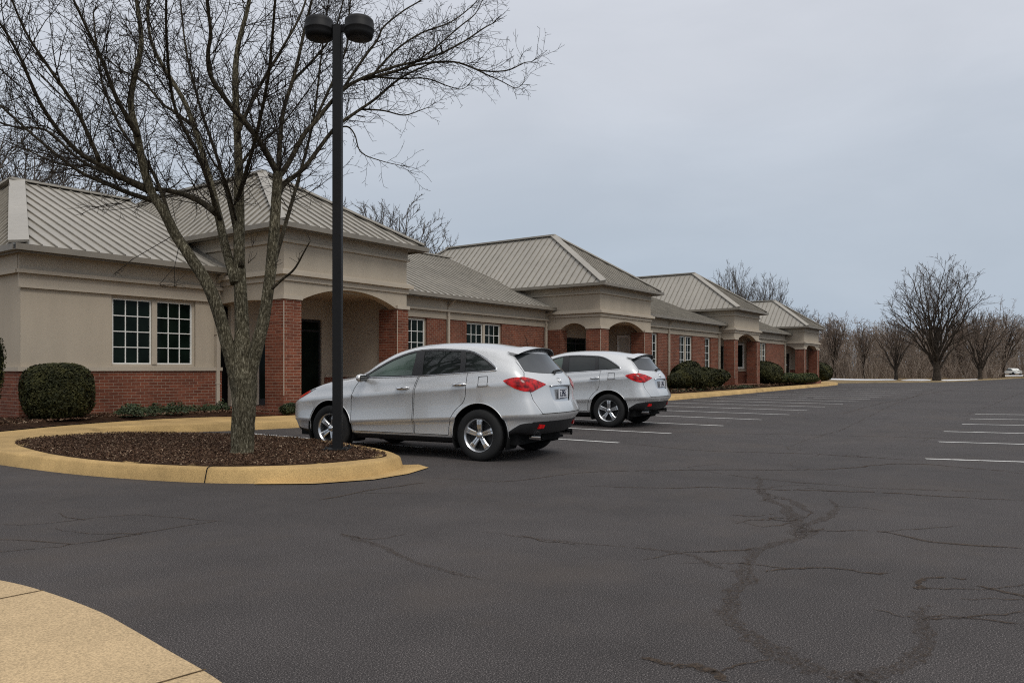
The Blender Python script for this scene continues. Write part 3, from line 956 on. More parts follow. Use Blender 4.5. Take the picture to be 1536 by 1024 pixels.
    r = bpart(rf, 'roof', [M['roof'], M['seam']], False)
    cap = MB()
    for p, q, u in (((ex0, ey, z), A, (-.6, -.35, 1)), ((ex1, ey, z), A, (.6, -.35, 1)), ((ex0, bky, z), B, (-.6, .35, 1)), ((ex1, bky, z), B, (.6, .35, 1))):
        p = Vector(p) + Vector((0, 0, .015)); q = Vector(q) + Vector((0, 0, .015))
        cap.bar(p, q, .26, .055, u)
    cap.bar((cx, ap_y - .1, zr), (cx, rid_y + .1, zr), .26, .07)
    bpart(cap, 'ridge_cap', M['roof'], False, r)
    gt = MB()
    for d0, d1, za, zb in ((0, .03, z - .15, z - .055), (-.11, -.001, z - .125, z - .108), (-.11, -.096, z - .108, z - .005)):
        gt.box(ex0 + d0, ey + d0, za, ex1 - d0, ey + d1, zb)
        gt.box(ex0 + d0, ey + d1, za, ex0 + d1, bky, zb); gt.box(ex1 - d1, ey + d1, za, ex1 - d0, bky, zb)
    gt.box(ex0 + .03, ey + .03, z - .10, ex1 - .03, yf + .2, z - .08)
    gt.box(ex0 + .03, yf + .2, z - .10, x0 + .2, bky, z - .08); gt.box(x1 - .2, yf + .2, z - .10, ex1 - .03, bky, z - .08)
    bpart(gt, 'gutter', M['gutter'])

YF = 15.56
pavilion(12.02, 4.33, YF, YL, .30, 3.02, 3.68, 4.82, 7.12, 19.4, 25.8, .50, .42, .70, True, None, (13.2, 15.42), None, .04)
pavilion(27.85, 4.77, YF, YL, .34, 2.97, 3.68, 4.82, 7.5, 19.4, 25.8, .66, .72, .65, True, 1.62, (29.4, 31.2), 'blind')
pavilion(43.75, 4.45, YF, 17.6, .40, 3.00, 3.62, 4.80, 7.3, 19.0, 25.4, .50, .50, .62, True, None, (45.6, 47.5), 'pane')
pavilion(58.45, 4.15, YF, 17.6, .48, 2.75, 3.25, 4.42, 6.6, 18.4, 24.0, .50, .50, .62, True, None, (60.2, 61.9), 'pane')
bpart(dark_back, 'interior_partition', M['dark'])
# ================================================================== trees and shrubs
class Segs:
    def __init__(s): s.a = []; s.b = []; s.r0 = []; s.r1 = []
    def add(s, a, b, r0, r1): s.a.append(tuple(a)); s.b.append(tuple(b)); s.r0.append(r0); s.r1.append(r1)

def rvec(r): 
    while True:
        v = Vector((r.uniform(-1, 1), r.uniform(-1, 1), r.uniform(-1, 1)))
        if .05 < v.length < 1: return v.normalized()

def shoot(S, r, p, d, L, rad, level, spec, up):
    """one twig and its side twigs; spec[level] = (segment length, child spacing, child length range, bend)"""
    seg, gap, (c0, c1), bend = spec[level]
    n = max(2, int(round(L / seg))); st = L / n
    d = d.normalized(); acc = r.uniform(0, gap); p = Vector(p)
    rend = max(rad * .45, spec_min[0])
    for i in range(n):
        d = (d + rvec(r) * bend + Vector((0, 0, up))).normalized()
        q = p + d * st
        a = rad + (rend - rad) * i / n; b = rad + (rend - rad) * (i + 1) / n
        S.add(p, q, a, b)
        if level + 1 < len(spec):
            acc += st
            while acc > gap:
                acc -= gap * r.uniform(.7, 1.3)
                t = r.random(); base = p.lerp(q, t)
                side = rvec(r); side = (side - d * side.dot(d))
                if side.length < .1: continue
                cd = d * r.uniform(.35, .9) + side.normalized() * r.uniform(.6, 1.0)
                cl = r.uniform(c0, c1) * (1.1 - .6 * (i / n))
                shoot(S, r, base, cd, cl, max(a * .62, spec_min[0]), level + 1, spec, up)
        p = q
    return p
spec_min = [.0025]

# ---- the tree in the island: limbs traced from the photograph, each at its own depth
TZ = 10.2
tree = empty('bare_tree', at(363, 678, TZ))
tree.location.z = .2
tag(tree, 'big leafless tree with forked rough grey trunk in the mulch island', 'tree')
TO = Vector(tree.location)
def limb(pts, w0, w1, dz0=0.0, dz1=0.0):
    """pts photo pixels; w: widths in photo pixels; dz: depth offset along it"""
    n = len(pts); out = []
    ln = [0]
    for a, b in zip(pts, pts[1:]): ln.append(ln[-1] + math.hypot(b[0]-a[0], b[1]-a[1]))
    P3 = []
    for p, l in zip(pts, ln):
        P3.append(tuple(at(p[0], p[1], TZ + dz0 + (dz1 - dz0) * (l / ln[-1]))))
    sm = smooth_pts(P3, 5)
    m = len(sm); k = TZ / F_PX / 2
    rad = [(w0 + (w1 - w0) * (i / (m - 1)) ** .8) * k * .84 for i in range(m)]
    return [Vector(p) - TO for p in sm], rad
limbs = [
 # main boughs
 ([(357,585),(342,520),(318,440),(285,385),(262,350),(246,318),(228,290),(215,250),(205,200),(196,156),(202,114),(212,65),(205,0),(196,-70)], 25, 5, 0, -.9),
 ([(224,286),(190,270),(163,254),(114,225),(65,163),(26,78),(-10,20)], 13, 3, -.4, -1.9),
 ([(208,205),(176,150),(156,98),(130,42),(96,-30)], 9, 3, -.6, -1.6),
 ([(236,302),(200,292),(163,277),(114,254),(49,202),(-10,150),(-60,120)], 10, 2.5, -.2, -.2),
 ([(150,243),(114,163),(75,104),(39,49),(10,-20)], 7, 2.5, -1.2, -2.3),
 ([(180,268),(120,240),(70,196),(20,190),(-40,170)], 7, 2.5, -.3, .9),
 # centre
 ([(364,590),(363,530),(363,485),(359,403),(359,341),(358,280),(358,244),(355,179),(353,114),(358,65),(374,0),(380,-80)], 30, 5, .05, .5),
 ([(353,425),(336,362),(328,325),(312,260),(293,195),(273,146),(234,81),(222,30),(226,-40)], 18, 4, .1, 1.3),
 ([(286,187),(262,168),(244,156),(212,120),(180,104),(140,70)], 7, 2.5, .8, 1.5),
 ([(324,320),(300,302),(270,290),(240,284),(228,283),(182,264),(140,250),(90,246),(40,225)], 13, 3, .1, 1.9),
 ([(357,200),(372,165),(395,120),(425,70),(452,20),(470,-40)], 8, 3, .2, .8),
 ([(357,255),(372,232),(396,210),(420,190),(452,150),(480,110)], 6, 2, .1, 1.4),
 ([(354,330),(338,270),(318,240),(300,200)], 5, 2, 0, -1.2),
 # right boughs
 ([(367,590),(379,545),(388,510),(396,477),(404,424),(410,362),(414,305),(417,257)], 25, 16, 0, -.2),
 ([(417,262),(391,215),(361,176),(339,150),(316,114),(312,80),(316,49),(310,-10),(316,-60)], 12, 4, -.2, -1.5),
 ([(418,258),(420,208),(426,163),(443,107),(456,49),(470,-10),(480,-60)], 10, 4, -.1, 1.3),
 ([(421,262),(433,244),(456,202),(472,184),(510,139),(545,117),(593,100),(642,88),(690,66),(725,43),(738,36)], 11, 2, 0, 1.5),
 ([(418,290),(428,274),(456,252),(500,195),(529,172),(561,150),(600,118),(640,98)], 11, 3, .1, 1.3),
 ([(545,120),(590,108),(626,97),(680,93),(722,106),(760,106),(785,95),(797,93)], 6, 1.5, .8, 1.2),
 ([(700,98),(730,112),(752,122),(772,132),(782,128)], 3, 1.2, 1.0, 1.2),
 ([(540,164),(575,166),(606,173),(632,165),(640,162)], 4, 1.2, .9, 1.1),
 ([(500,195),(520,190),(532,202),(542,229),(574,242),(600,248)], 4, 1.2, .8, .9),
 ([(480,172),(513,135),(530,110),(548,84),(566,60),(576,40),(606,16),(632,0),(650,-20)], 7, 2, .7, 1.6),
 ([(560,112),(593,76),(632,50),(675,34),(705,12),(720,-4)], 5, 1.5, 1.0, 1.8),
 ([(610,103),(650,74),(690,40),(712,22),(723,2)], 4, 1.5, 1.0, 1.2),
 ([(470,186),(500,120),(520,70),(524,20),(530,-40)], 6, 2, .6, 1.6),
 ([(556,115),(600,118),(640,118),(668,128),(690,134),(700,130)], 4, 1.2, .9, 1.6),
 ([(440,120),(470,90),(500,50),(515,0),(520,-40)], 6, 2, .7, 1.8),
 # stub with a dead snag
 ([(408,433),(422,420),(441,404),(455,380),(465,362)], 6, 2, -.2, -.5),
 # boughs into the crown's depth
 ([(362,400),(350,330),(330,250),(300,160),(280,80),(270,0)], 10, 3, .1, 2.6),
 ([(404,420),(430,330),(450,260),(470,180),(480,100),(490,20)], 9, 3, 0, 2.4),
 ([(356,300),(380,220),(400,130),(408,60),(415,-30)], 8, 3, 0, -2.2),
 ([(262,350),(230,260),(180,190),(150,110),(140,20)], 8, 3, 0, 1.8),
 ([(330,330),(300,240),(262,160),(250,60),(250,-30)], 8, 3, .1, -1.9),
]
tr = MB(); lb = MB(); S = Segs(); rt = random.Random(21)
trunk_pts = [(363,684),(363.5,672),(364,650),(366,610),(366,580),(364,550),(363,520),(363,495)]
tp, _ = limb(trunk_pts, 40, 40)
k = TZ / F_PX / 2
nT = len(tp)
tz = [p.z for p in tp]
def trad(i):
    t = i / (nT - 1)
    w = 33 + 16 * max(0, .12 - t) / .12 * .6 + (5 * max(0, t - .4) / .25 if t < .65 else 5 - 20 * (t - .65) / .35)
    return w * k
rT = random.Random(5)
fur = [[rT.gauss(0, .022) for _ in range(28)] for _ in range(400)]
def wob(i, q):
    a = q % 28
    return 1 + .05 * math.sin(q * 1.35 + i * .18) + .03 * math.sin(q * 3.1 - i * .3) + fur[i % 400][a]
tr.tube(tp, [trad(i) for i in range(nT)], 28, wob=wob)
big = []
for L in limbs:
    p, r = limb(*L)
    big.append((p, r, L))
    (tr if L[1] >= 18 else lb).tube(p, r, 22 if L[1] >= 18 else 9, wob=(lambda i, q: 1 + .05 * math.sin(q * 1.7 + i * .4) + .6 * fur[(i * 3) % 400][q % 28]) if L[1] >= 18 else None)
trunk = tr.build('trunk', M['bark'], tree)
lbo = lb.build('limbs', M['limb'], tree)
spec = [(.14, .12, (.18, .55), .16), (.08, .10, (.05, .17), .26), (.055, 9, (0, 0), .3)]
for p, r, L in big:
    acc = 0
    for i in range(1, len(p) - 1):
        if r[i] > .062 or ((p[i] + TO).z < 3.45 and r[i] > .026) or L[0][0] == (408, 433): continue
        sl = (p[i] - p[i-1]).length; acc += sl
        frac = i / len(p)
        while acc > .105:
            acc -= .105 * rt.uniform(.7, 1.3)
            d = (p[i+1] - p[i-1]).normalized()
            side = rvec(rt); side = side - d * side.dot(d)
            if side.length < .1: continue
            thin = r[i] < .011
            ln = rt.uniform(.45, 1.35) * (1.1 - .5 * frac) * (.38 if thin else 1) * (.6 if L[0][len(L[0]) // 2][0] > 520 else 1)
            shoot(S, rt, p[i], d * rt.uniform(.6, 1.1) + side.normalized() * .75 + Vector((0, 0, .22)), ln, min(r[i] * .45, .008), 0, spec, .035)
    # the bough's own tip
    d = (p[-1] - p[-2])
    for q in range(3):
        shoot(S, rt, p[-1], d.normalized() + rvec(rt) * .35, rt.uniform(.3, .7) * (.45 if r[-1] < .009 else 1), min(r[-1], .009), 0, spec, .03)
# bare water shoots on the bole and a snag's twigs
for px, py, L in ((372, 395, .16), (412, 400, .12), (448, 395, .14), (378, 370, .2)):
    b = at(px, py, TZ - .3) - TO
    for q in range(2): shoot(S, rt, b, Vector((rt.uniform(-.6, .9), rt.uniform(-.3, .3), 1)), L, .005, 1, spec, .08)
# low hanging twigs in front of the window
for px, py in ((172, 410), (240, 427), (262, 428)):
    b = at(px, py, TZ - .8) - TO
    for q in range(2): shoot(S, rt, b, Vector((rt.uniform(-1, 1), rt.uniform(-1, 1), rt.uniform(-.3, .25))), .22, .0045, 1, spec, -.01)
hang = Segs()
for a, b in (((262, 352), (200, 388)), ((200, 388), (170, 412)), ((270, 362), (262, 400)), ((262, 400), (240, 426)), ((262,400),(262,430))):
    S.add(at(a[0], a[1], TZ - (.2 if a[1] < 380 else .8)) - TO, at(b[0], b[1], TZ - .8) - TO, .006, .004)
# the lamp's head and post have been kept clear of twigs
lc = at(507, 45, 10.62)
keep = []
for i, b in enumerate(S.b):
    q = Vector(b) + TO; dep = q.x * AX[0] + q.y * AX[1]; lat = q.x * RT[0] + q.y * RT[1]
    dx = lat - (507 - 768) / F_PX * 10.62
    if dep < 10.95 and abs(dx) < .62 and q.z > 4.9: continue
    if dep < 10.75 and abs(dx) < .14: continue
    keep.append(i)
for nm in ('a', 'b', 'r0', 'r1'): setattr(S, nm, [getattr(S, nm)[i] for i in keep])
tw = seg_mesh('crown', S.a, S.b, S.r0, S.r1, M['twig'], tree, 3)
print('main tree twig segments', len(S.a))

# ---- grown trees: leaders fan out to the crown's surface, each carrying finer and finer branches
def fan_tree(seed, H, Rc, base, r0, nlead, nsub, nss, ntw, fine, low=.10, tilt=1.25, stems=1):
    r = random.Random(seed); tubes = []; S = Segs()
    cz = base + (H - base) * .42
    def surf_pt(dirn, k=1.0):
        up = (H - cz) if dirn.z > 0 else (cz - base)
        return Vector((dirn.x * Rc * k, dirn.y * Rc * k, cz + dirn.z * up * k))
    def curve(p, q, lift, n):
        L = (q - p).length
        c = p.lerp(q, .45) + Vector((0, 0, lift * L)) + rvec(r) * L * .05
        out = []
        for i in range(n + 1):
            t = i / n
            x = p * (1-t)**2 + c * 2*t*(1-t) + q * t*t
            if 0 < i < n: x = x + rvec(r) * L * .018
            out.append(x)
        return out
    def add(pts, ra, rb, tube):
        n = len(pts) - 1
        rr = [ra + (rb - ra) * (i / n) ** .8 for i in range(n + 1)]
        if tube: tubes.append((pts, rr))
        else:
            for i in range(n): S.add(pts[i], pts[i+1], rr[i], rr[i+1])
        return rr
    top = H * .42
    tp = [Vector((r.gauss(0, .02) * i, r.gauss(0, .02) * i, top * i / 6)) for i in range(7)]
    tubes.append((tp, [r0 * (1.25 if i == 0 else 1 - .55 * i / 6) for i in range(7)]))
    for k in range(nlead):
        az = k * 2.39996 + r.uniform(-.3, .3)
        pol = tilt * math.sqrt((k + .5) / nlead) + r.uniform(-.08, .08)
        dirn = Vector((math.sin(pol) * math.cos(az), math.sin(pol) * math.sin(az), math.cos(pol)))
        q = surf_pt(dirn, r.uniform(.86, 1.0))
        h = low * H + (top - low * H) * max(0, 1 - pol / tilt) * r.uniform(.5, 1)
        p = Vector((0, 0, h))
        pts = curve(p, q, .16 * math.sin(pol), 9)
        ra = r0 * r.uniform(.26, .42)
        rr = add(pts, ra, fine * 1.6, True)
        for j in range(nsub):
            t = .22 + .76 * (j + r.random()) / nsub; i = min(int(t * 9), 8); s = pts[i].lerp(pts[i+1], t * 9 - i)
            dd = (q - p).normalized(); side = rvec(r); side = (side - dd * side.dot(dd)).normalized()
            L = (q - p).length * (.42 * (1 - t) + .13) * r.uniform(.7, 1.25)
            e = s + (dd * .8 + side * .75 + Vector((0, 0, .22))).normalized() * L
            v = Vector(((e.x) / Rc, (e.y) / Rc, (e.z - cz) / ((H - cz) if e.z > cz else (cz - base * .6))))
            if v.length > 1.03: e = e.lerp(s, min(.75, (v.length - 1.0) * 1.6))
            ps = curve(s, e, .07, 5)
            rs = add(ps, max(rr[i] * .5, fine * 1.5), fine * 1.15, rr[i] * .5 > fine * 2.2)
            for m in range(nss):
                t2 = .2 + .8 * (m + r.random()) / nss; i2 = min(int(t2 * 5), 4); s2 = ps[i2].lerp(ps[i2+1], t2 * 5 - i2)
                d2 = (ps[i2+1] - ps[i2]).normalized(); sd = rvec(r); sd = sd - d2 * sd.dot(d2)
                if sd.length < .1: continue
                l2 = L * r.uniform(.22, .45)
                e2 = s2 + (d2 * .85 + sd.normalized() * .7 + Vector((0, 0, .25))).normalized() * l2
                p2 = curve(s2, e2, .04, 3); add(p2, fine * 1.1, fine * .8, False)
                for w_ in range(ntw):
                    t3 = r.random(); i3 = min(int(t3 * 3), 2); s3 = p2[i3].lerp(p2[i3+1], t3 * 3 - i3)
                    d3 = (p2[i3+1] - p2[i3]).normalized(); sd = rvec(r)
                    S.add(s3, s3 + (d3 * .8 + sd * .6 + Vector((0, 0, .2))).normalized() * l2 * r.uniform(.25, .5), fine * .8, fine * .55)
    return tubes, S

def tree_proto(name, mt, mc, **kw):
    tubes, S = fan_tree(**kw)
    mb = MB()
    for pts, rr in tubes: mb.tube(pts, rr, 10 if rr[0] > .15 else 5, cap=False)
    root = empty(name, (0, 0, -1000))
    mb.build('trunk', mt, root)
    seg_mesh('crown', S.a, S.b, S.r0, S.r1, mc, root, 3)
    return root
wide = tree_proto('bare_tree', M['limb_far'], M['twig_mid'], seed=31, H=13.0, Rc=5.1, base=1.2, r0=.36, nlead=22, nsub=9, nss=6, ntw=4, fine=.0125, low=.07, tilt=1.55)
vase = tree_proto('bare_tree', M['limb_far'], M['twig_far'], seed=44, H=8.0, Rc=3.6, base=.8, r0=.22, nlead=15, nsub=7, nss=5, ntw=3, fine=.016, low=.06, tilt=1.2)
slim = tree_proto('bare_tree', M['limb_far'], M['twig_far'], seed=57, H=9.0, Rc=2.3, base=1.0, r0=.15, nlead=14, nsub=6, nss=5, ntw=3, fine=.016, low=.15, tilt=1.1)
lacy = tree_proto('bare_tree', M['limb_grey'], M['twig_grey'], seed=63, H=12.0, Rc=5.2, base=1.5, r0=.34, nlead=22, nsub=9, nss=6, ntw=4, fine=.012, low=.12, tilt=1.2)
used = set()
def plant_tree(proto, px, y_base, depth, h, label, rz, group=None, z=0.0, wide_k=1.0):
    o = proto if proto.name not in used else copy_tree(proto)
    used.add(proto.name)
    p = depth * (AX + RT * ((px - 768) / F_PX))
    H0 = {wide.name: 13.0, vase.name: 8.0, slim.name: 9.0, lacy.name: 12.0}[proto.name]
    k = h / H0
    o.location = (p[0], p[1], z); o.scale = (k * wide_k, k * wide_k, k); o.rotation_euler = (0, 0, rz)
    tag(o, label, 'tree', group)
    return o
GT = 'bare trees beyond the parking lot'
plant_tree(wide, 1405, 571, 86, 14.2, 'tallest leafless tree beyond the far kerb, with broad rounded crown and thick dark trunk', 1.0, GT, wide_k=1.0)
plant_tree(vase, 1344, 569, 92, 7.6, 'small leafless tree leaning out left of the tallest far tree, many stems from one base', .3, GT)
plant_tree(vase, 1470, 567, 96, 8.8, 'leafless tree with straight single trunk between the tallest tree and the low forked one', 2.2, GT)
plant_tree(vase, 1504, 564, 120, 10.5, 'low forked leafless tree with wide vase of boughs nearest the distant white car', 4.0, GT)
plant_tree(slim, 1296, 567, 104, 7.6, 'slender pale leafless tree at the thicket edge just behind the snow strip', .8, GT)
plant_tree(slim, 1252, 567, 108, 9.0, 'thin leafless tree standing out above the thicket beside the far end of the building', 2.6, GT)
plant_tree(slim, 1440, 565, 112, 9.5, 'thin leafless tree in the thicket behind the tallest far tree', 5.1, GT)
GB = 'bare trees behind the building'
plant_tree(lacy, 588, 0, 56, 13.6, 'leafless tree with rounded crown showing over the roof beside the nearest entrance pavilion', 2.4, GB)
plant_tree(lacy, 1100, 0, 88, 13.4, 'leafless tree with spiky crown above the roof of the third entrance pavilion', .4, GB, wide_k=.62)
plant_tree(lacy, 1150, 0, 92, 12.6, 'leafless tree with forked crown just above the ridge of the farthest entrance pavilion', 4.4, GB, wide_k=.62)
plant_tree(lacy, 1196, 0, 104, 9.8, 'low leafless tree peeking over the slope of the farthest pavilion roof', 3.0, GB)
plant_tree(lacy, 60, 0, 40, 13.2, 'tall leafless tree far behind the left wing roof, seen through the near crown', 5.2, GB)
plant_tree(lacy, 190, 0, 52, 13.5, 'leafless tree behind the left wing ridge, right of the hip cap', 3.5, GB)
plant_tree(lacy, -60, 0, 36, 13.5, 'leafless tree behind the left wing at the very edge of the picture', 1.9, GB)
plant_tree(lacy, 455, 0, 52, 13.2, 'leafless tree behind the nearest entrance pavilion roof, mostly hidden by the lamp post', 0.9, GB)

# ---- the thicket beyond the lot: one mass
rw = random.Random(77)
S = Segs(); S2 = Segs()
spec_min[0] = .019
spw = [(1.1, .36, (.7, 1.7), .13), (.55, .42, (.35, .8), .22), (.5, 99, (0, 0), .25)]
for i in range(760):
    px = rw.uniform(1195, 1760); Z = rw.uniform(106, 150)
    if 1500 < px < 1537: Z += 62
    p = Z * (AX + RT * ((px - 768) / F_PX))
    tall = rw.random()
    h = (rw.uniform(6.2, 9.2) if tall < .85 else rw.uniform(9, 10.8)) * Z / 120
    if px > 1440: h *= 1.15
    n = rw.choice((1, 2, 2))
    for q in range(n):
        d_ = Vector((rw.gauss(0, .14), rw.gauss(0, .14), 1))
        shoot(S2 if rw.random() < .22 else S, rw, Vector((p[0] + rw.uniform(-.4, .4), p[1] + rw.uniform(-.4, .4), -.03)), d_, h * rw.uniform(.75, 1), rw.uniform(.03, .065), 0, spw, .07)
# brush along its foot
for i in range(2600):
    px = rw.uniform(1190, 1800); Z = rw.uniform(101, 120)
    if 1500 < px < 1537: Z += 66
    p = Z * (AX + RT * ((px - 768) / F_PX))
    h = rw.uniform(.6, 3.4)
    b = Vector((p[0], p[1], -.03)); d = Vector((rw.gauss(0, .3), rw.gauss(0, .3), 1)).normalized()
    m_ = b + d * h * .6
    (S2 if rw.random() < .15 else S).add(b, m_, .03, .022); (S2 if rw.random() < .15 else S).add(m_, m_ + (d + rvec(rw) * .4) * h * .4, .022, .014)
spec_min[0] = .0025
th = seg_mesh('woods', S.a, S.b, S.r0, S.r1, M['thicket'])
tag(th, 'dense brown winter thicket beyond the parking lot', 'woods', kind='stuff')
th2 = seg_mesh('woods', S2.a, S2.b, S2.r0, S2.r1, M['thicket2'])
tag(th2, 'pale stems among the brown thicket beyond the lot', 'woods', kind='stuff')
print('thicket segs', len(S.a), len(S2.a))

# ---- shrubs
def shrub(name, loc, rx, ry, h, n, leaf, mats, label, cat='shrub', group=None, sq=2.6, seed=1, flat=.25, lump=.12, size_j=.5):
    """clipped shrub: leaf faces over a rounded block, twiggy core within"""
    r = random.Random(seed)
    root = empty(name, loc)
    tag(root, label, cat, group)
    ph = [(rvec(r), r.uniform(2, 5), r.uniform(0, 6)) for _ in range(6)]
    def R_(d):
        q = (abs(d.x) ** sq + abs(d.y) ** sq + abs(d.z) ** sq) ** (-1 / sq)
        return q * (1 + lump * sum(math.sin(d.dot(v) * f + o) for v, f, o in ph) / 2.2)
    def P(d, s):
        k = R_(d) * s
        return Vector((d.x * rx * k, d.y * ry * k, h * .5 + d.z * h * .5 * k))
    Q = []; mi = []
    while len(Q) < n:
        d = rvec(r)
        s = 1 - abs(r.gauss(0, .055))
        c = P(d, s)
        if c.z < .02: continue
        nn = (Vector((d.x / rx, d.y / ry, d.z / h * 2)).normalized() + rvec(r) * .75).normalized()
        a = nn.orthogonal().normalized(); a.rotate(Matrix.Rotation(r.uniform(0, 6.28), 3, nn)); b = nn.cross(a)
        l = leaf * r.uniform(1 - size_j, 1 + size_j); w = l * r.uniform(.35, .6)
        Q.append([tuple(c - a*l), tuple(c + b*w), tuple(c + a*l), tuple(c - b*w)])
        clump = sum(math.sin(d.dot(v) * f * 3 + o) for v, f, o in ph[:4])
        mi.append(min(2, max(0, int(round(.8 + clump * .35 + r.gauss(0, .6))))))
    quad_mesh('foliage', Q, mats, mi, root)
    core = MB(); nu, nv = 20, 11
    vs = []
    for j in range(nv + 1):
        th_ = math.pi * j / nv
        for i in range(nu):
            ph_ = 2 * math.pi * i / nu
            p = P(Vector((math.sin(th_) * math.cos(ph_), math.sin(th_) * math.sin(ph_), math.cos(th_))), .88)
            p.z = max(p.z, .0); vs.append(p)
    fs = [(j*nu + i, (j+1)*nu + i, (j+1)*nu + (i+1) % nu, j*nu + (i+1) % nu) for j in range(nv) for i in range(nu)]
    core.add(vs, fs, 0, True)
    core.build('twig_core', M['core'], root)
    return root

def on_bed(px, Y):
    u = (px - 768) / F_PX
    return Y * (AX[0] + RT[0]*u) / (AX[1] + RT[1]*u)
shrub('clipped_shrub', (7.53, 17.2, .22), .65, .60, 1.20, 15000, .028, M['leaf'], 'round clipped dark green shrub below the left wing window wall', seed=3, sq=3.0, lump=.05)
shrub('clipped_shrub', (on_bed(1026, 15.4), 15.45, .28), 1.8, .7, 1.22, 11000, .055, M['leaf'], 'broad clipped dark shrub right behind the far parked car, under the double window', seed=5, sq=2.6, lump=.24)
shrub('clipped_shrub', (on_bed(1062, 15.3), 15.4, .28), 2.0, .65, .98, 8000, .06, M['leaf'], 'lower spreading dark shrub against the brick pillar of the third pavilion', seed=6, sq=2.5, lump=.24)
shrub('clipped_shrub', (on_bed(1153.5, 15.7), 15.75, .32), 1.7, .85, 1.42, 8000, .07, M['leaf'], 'rounded dark shrub just past the third pavilion, below the narrow windows', seed=7, sq=3.0)
shrub('low_juniper', (on_bed(1180, 15.4), 15.5, .30), 2.6, .6, .72, 5000, .07, M['leaf2'], 'low yellow green juniper between the rounded shrub and the farthest pavilion', seed=8, sq=2.2, lump=.2)
shrub('low_juniper', (on_bed(1209, 15.15), 15.2, .30), 3.3, .5, .62, 5000, .07, M['leaf2'], 'low yellow green juniper spread in front of the farthest pavilion', seed=9, sq=2.2, lump=.2)
shrub('clipped_shrub', (66.0, 16.3, .2), 1.2, 1.0, 1.55, 4000, .09, M['leaf'], 'small upright shrub at the far corner of the building', seed=10, sq=2.3)
shrub('low_shrub', (12.0, 15.33, .17), .22, .16, .34, 700, .02, M['ivy'], 'tiny leafy shrub at the foot of the nearest brick pillar', seed=12, sq=2, lump=.25)
r9 = random.Random(9)
shrub('tall_shrub', (6.33, 17.5, .22), .27, .27, 2.2, 3600, .026, M['leaf'], 'tall narrow leafy shrub by the end wall at the left edge', seed=14, sq=2.0, lump=.5)
# sapling against the brick of the second wing
S = Segs(); sp_root = empty('sapling', (26.2, 17.6, .25)); tag(sp_root, 'bare thin sapling in front of the brick beyond the double window', 'sapling')
spec_s = [(.3, .5, (.3, .6), .12), (.15, 9, (0, 0), .2)]
spec_min[0] = .008
for q in range(3): shoot(S, r9, Vector((0, 0, 0)), Vector((.1 * q - .1, 0, 1)), 2.3 + .2 * q, .018, 0, spec_s, .05)
spec_min[0] = .0025
seg_mesh('stems', S.a, S.b, S.r0, S.r1, M['twig'], sp_root)

# ground cover along the wall of the left wing: uncountable
Q = []; mi = []; r8 = random.Random(8)
def cover(x0, x1, y0, y1, n, hmax, dens):
    blobs = [(r8.uniform(x0, x1), r8.uniform(y0, y1), r8.uniform(.15, .45), r8.uniform(.4, 1)) for _ in range(dens)]
    k = 0
    while k < n:
        bx, by, br, bh = r8.choice(blobs)
        a = r8.uniform(0, 6.28); q = br * math.sqrt(r8.random()); x = bx + q * math.cos(a); y = by + q * math.sin(a)
        if y > 18.1 or x < x0 - .2: continue
        z = .24 + hmax * bh * (1 - (q / br) ** 2) * r8.uniform(.25, 1)
        nn = (Vector((0, -.4, .8)) + rvec(r8) * .8).normalized(); a_ = nn.orthogonal().normalized(); a_.rotate(Matrix.Rotation(r8.uniform(0, 6.28), 3, nn)); b_ = nn.cross(a_)
        l = r8.uniform(.016, .038); w = l * .6; c = Vector((x, y, z))
        Q.append([tuple(c - a_*l), tuple(c + b_*w), tuple(c + a_*l), tuple(c - b_*w)]); mi.append(r8.choice((0, 0, 1, 1, 2))); k += 1
cover(9.0, 11.7, 17.0, 17.9, 9000, .30, 26)
cover(30.5, 43, 14.9, 15.3, 3500, .2, 40)
cover(42.5, 44.6, 14.7, 15.2, 1200, .25, 10)
tag(quad_mesh('ground_cover', Q, M['ivy'], mi), 'low leafy ground cover growing in the beds', 'ground cover', kind='stuff')
# dead leaves and litter along the right bed
Q = []; mi = []
for q in range(5000):
    x = r8.uniform(28, 58); y = r8.uniform(14.6, 15.5) + (x - 28) * .02
    c = Vector((x, y, .25 + r8.uniform(0, .1))); nn = (Vector((0, -.2, 1)) + rvec(r8) * .8).normalized(); a = nn.orthogonal().normalized(); a.rotate(Matrix.Rotation(r8.uniform(0, 6.28), 3, nn)); b = nn.cross(a); l = r8.uniform(.03, .09)
    Q.append([tuple(c - a*l), tuple(c + b*l*.6), tuple(c + a*l), tuple(c - b*l*.6)]); mi.append(r8.choice((0, 1, 2, 2)))
tag(quad_mesh('leaf_litter', Q, M['chip'], mi), 'dead leaves lying in the bed along the walk', 'leaves', kind='stuff')

# ================================================================== lamp post
lp = at(506.5, 672, 10.62); lamp = empty('street_lamp', (lp.x, lp.y, .19))
tag(lamp, 'black square lamp post with two drum shaped heads in the mulch island', 'street lamp')
lamp.rotation_euler = (0, 0, YAW - math.pi / 2)     # local x runs across the picture
k = 10.62 / F_PX
Hp = at(507, 42, 10.62).z - .19
mb = MB(); w = 13.6 * k / 2
c = .012
sq = [(-w, -w + c), (-w + c, -w), (w - c, -w), (w, -w + c), (w, w - c), (w - c, w), (-w + c, w), (-w, w - c)]
mb.prism(sq, 'z', -.1, Hp)
mb.build('pole', M['black'], lamp, True)
mb = MB(); mb.box(-.17, -.17, -.05, .17, .17, .015)
for sx in (-.13, .13):
    for sy in (-.13, .13): mb.lathe([(0, .05), (.018, .05), (.018, .015)], 8, 'z', (sx, sy, 0))
mb.build('base_plate', M['black'], lamp, True)
mb = MB(); mb.prism([(x * .55, y * .55) for x, y in sq], 'z', Hp, Hp + .04); mb.build('pole_cap', M['black'], lamp, True)
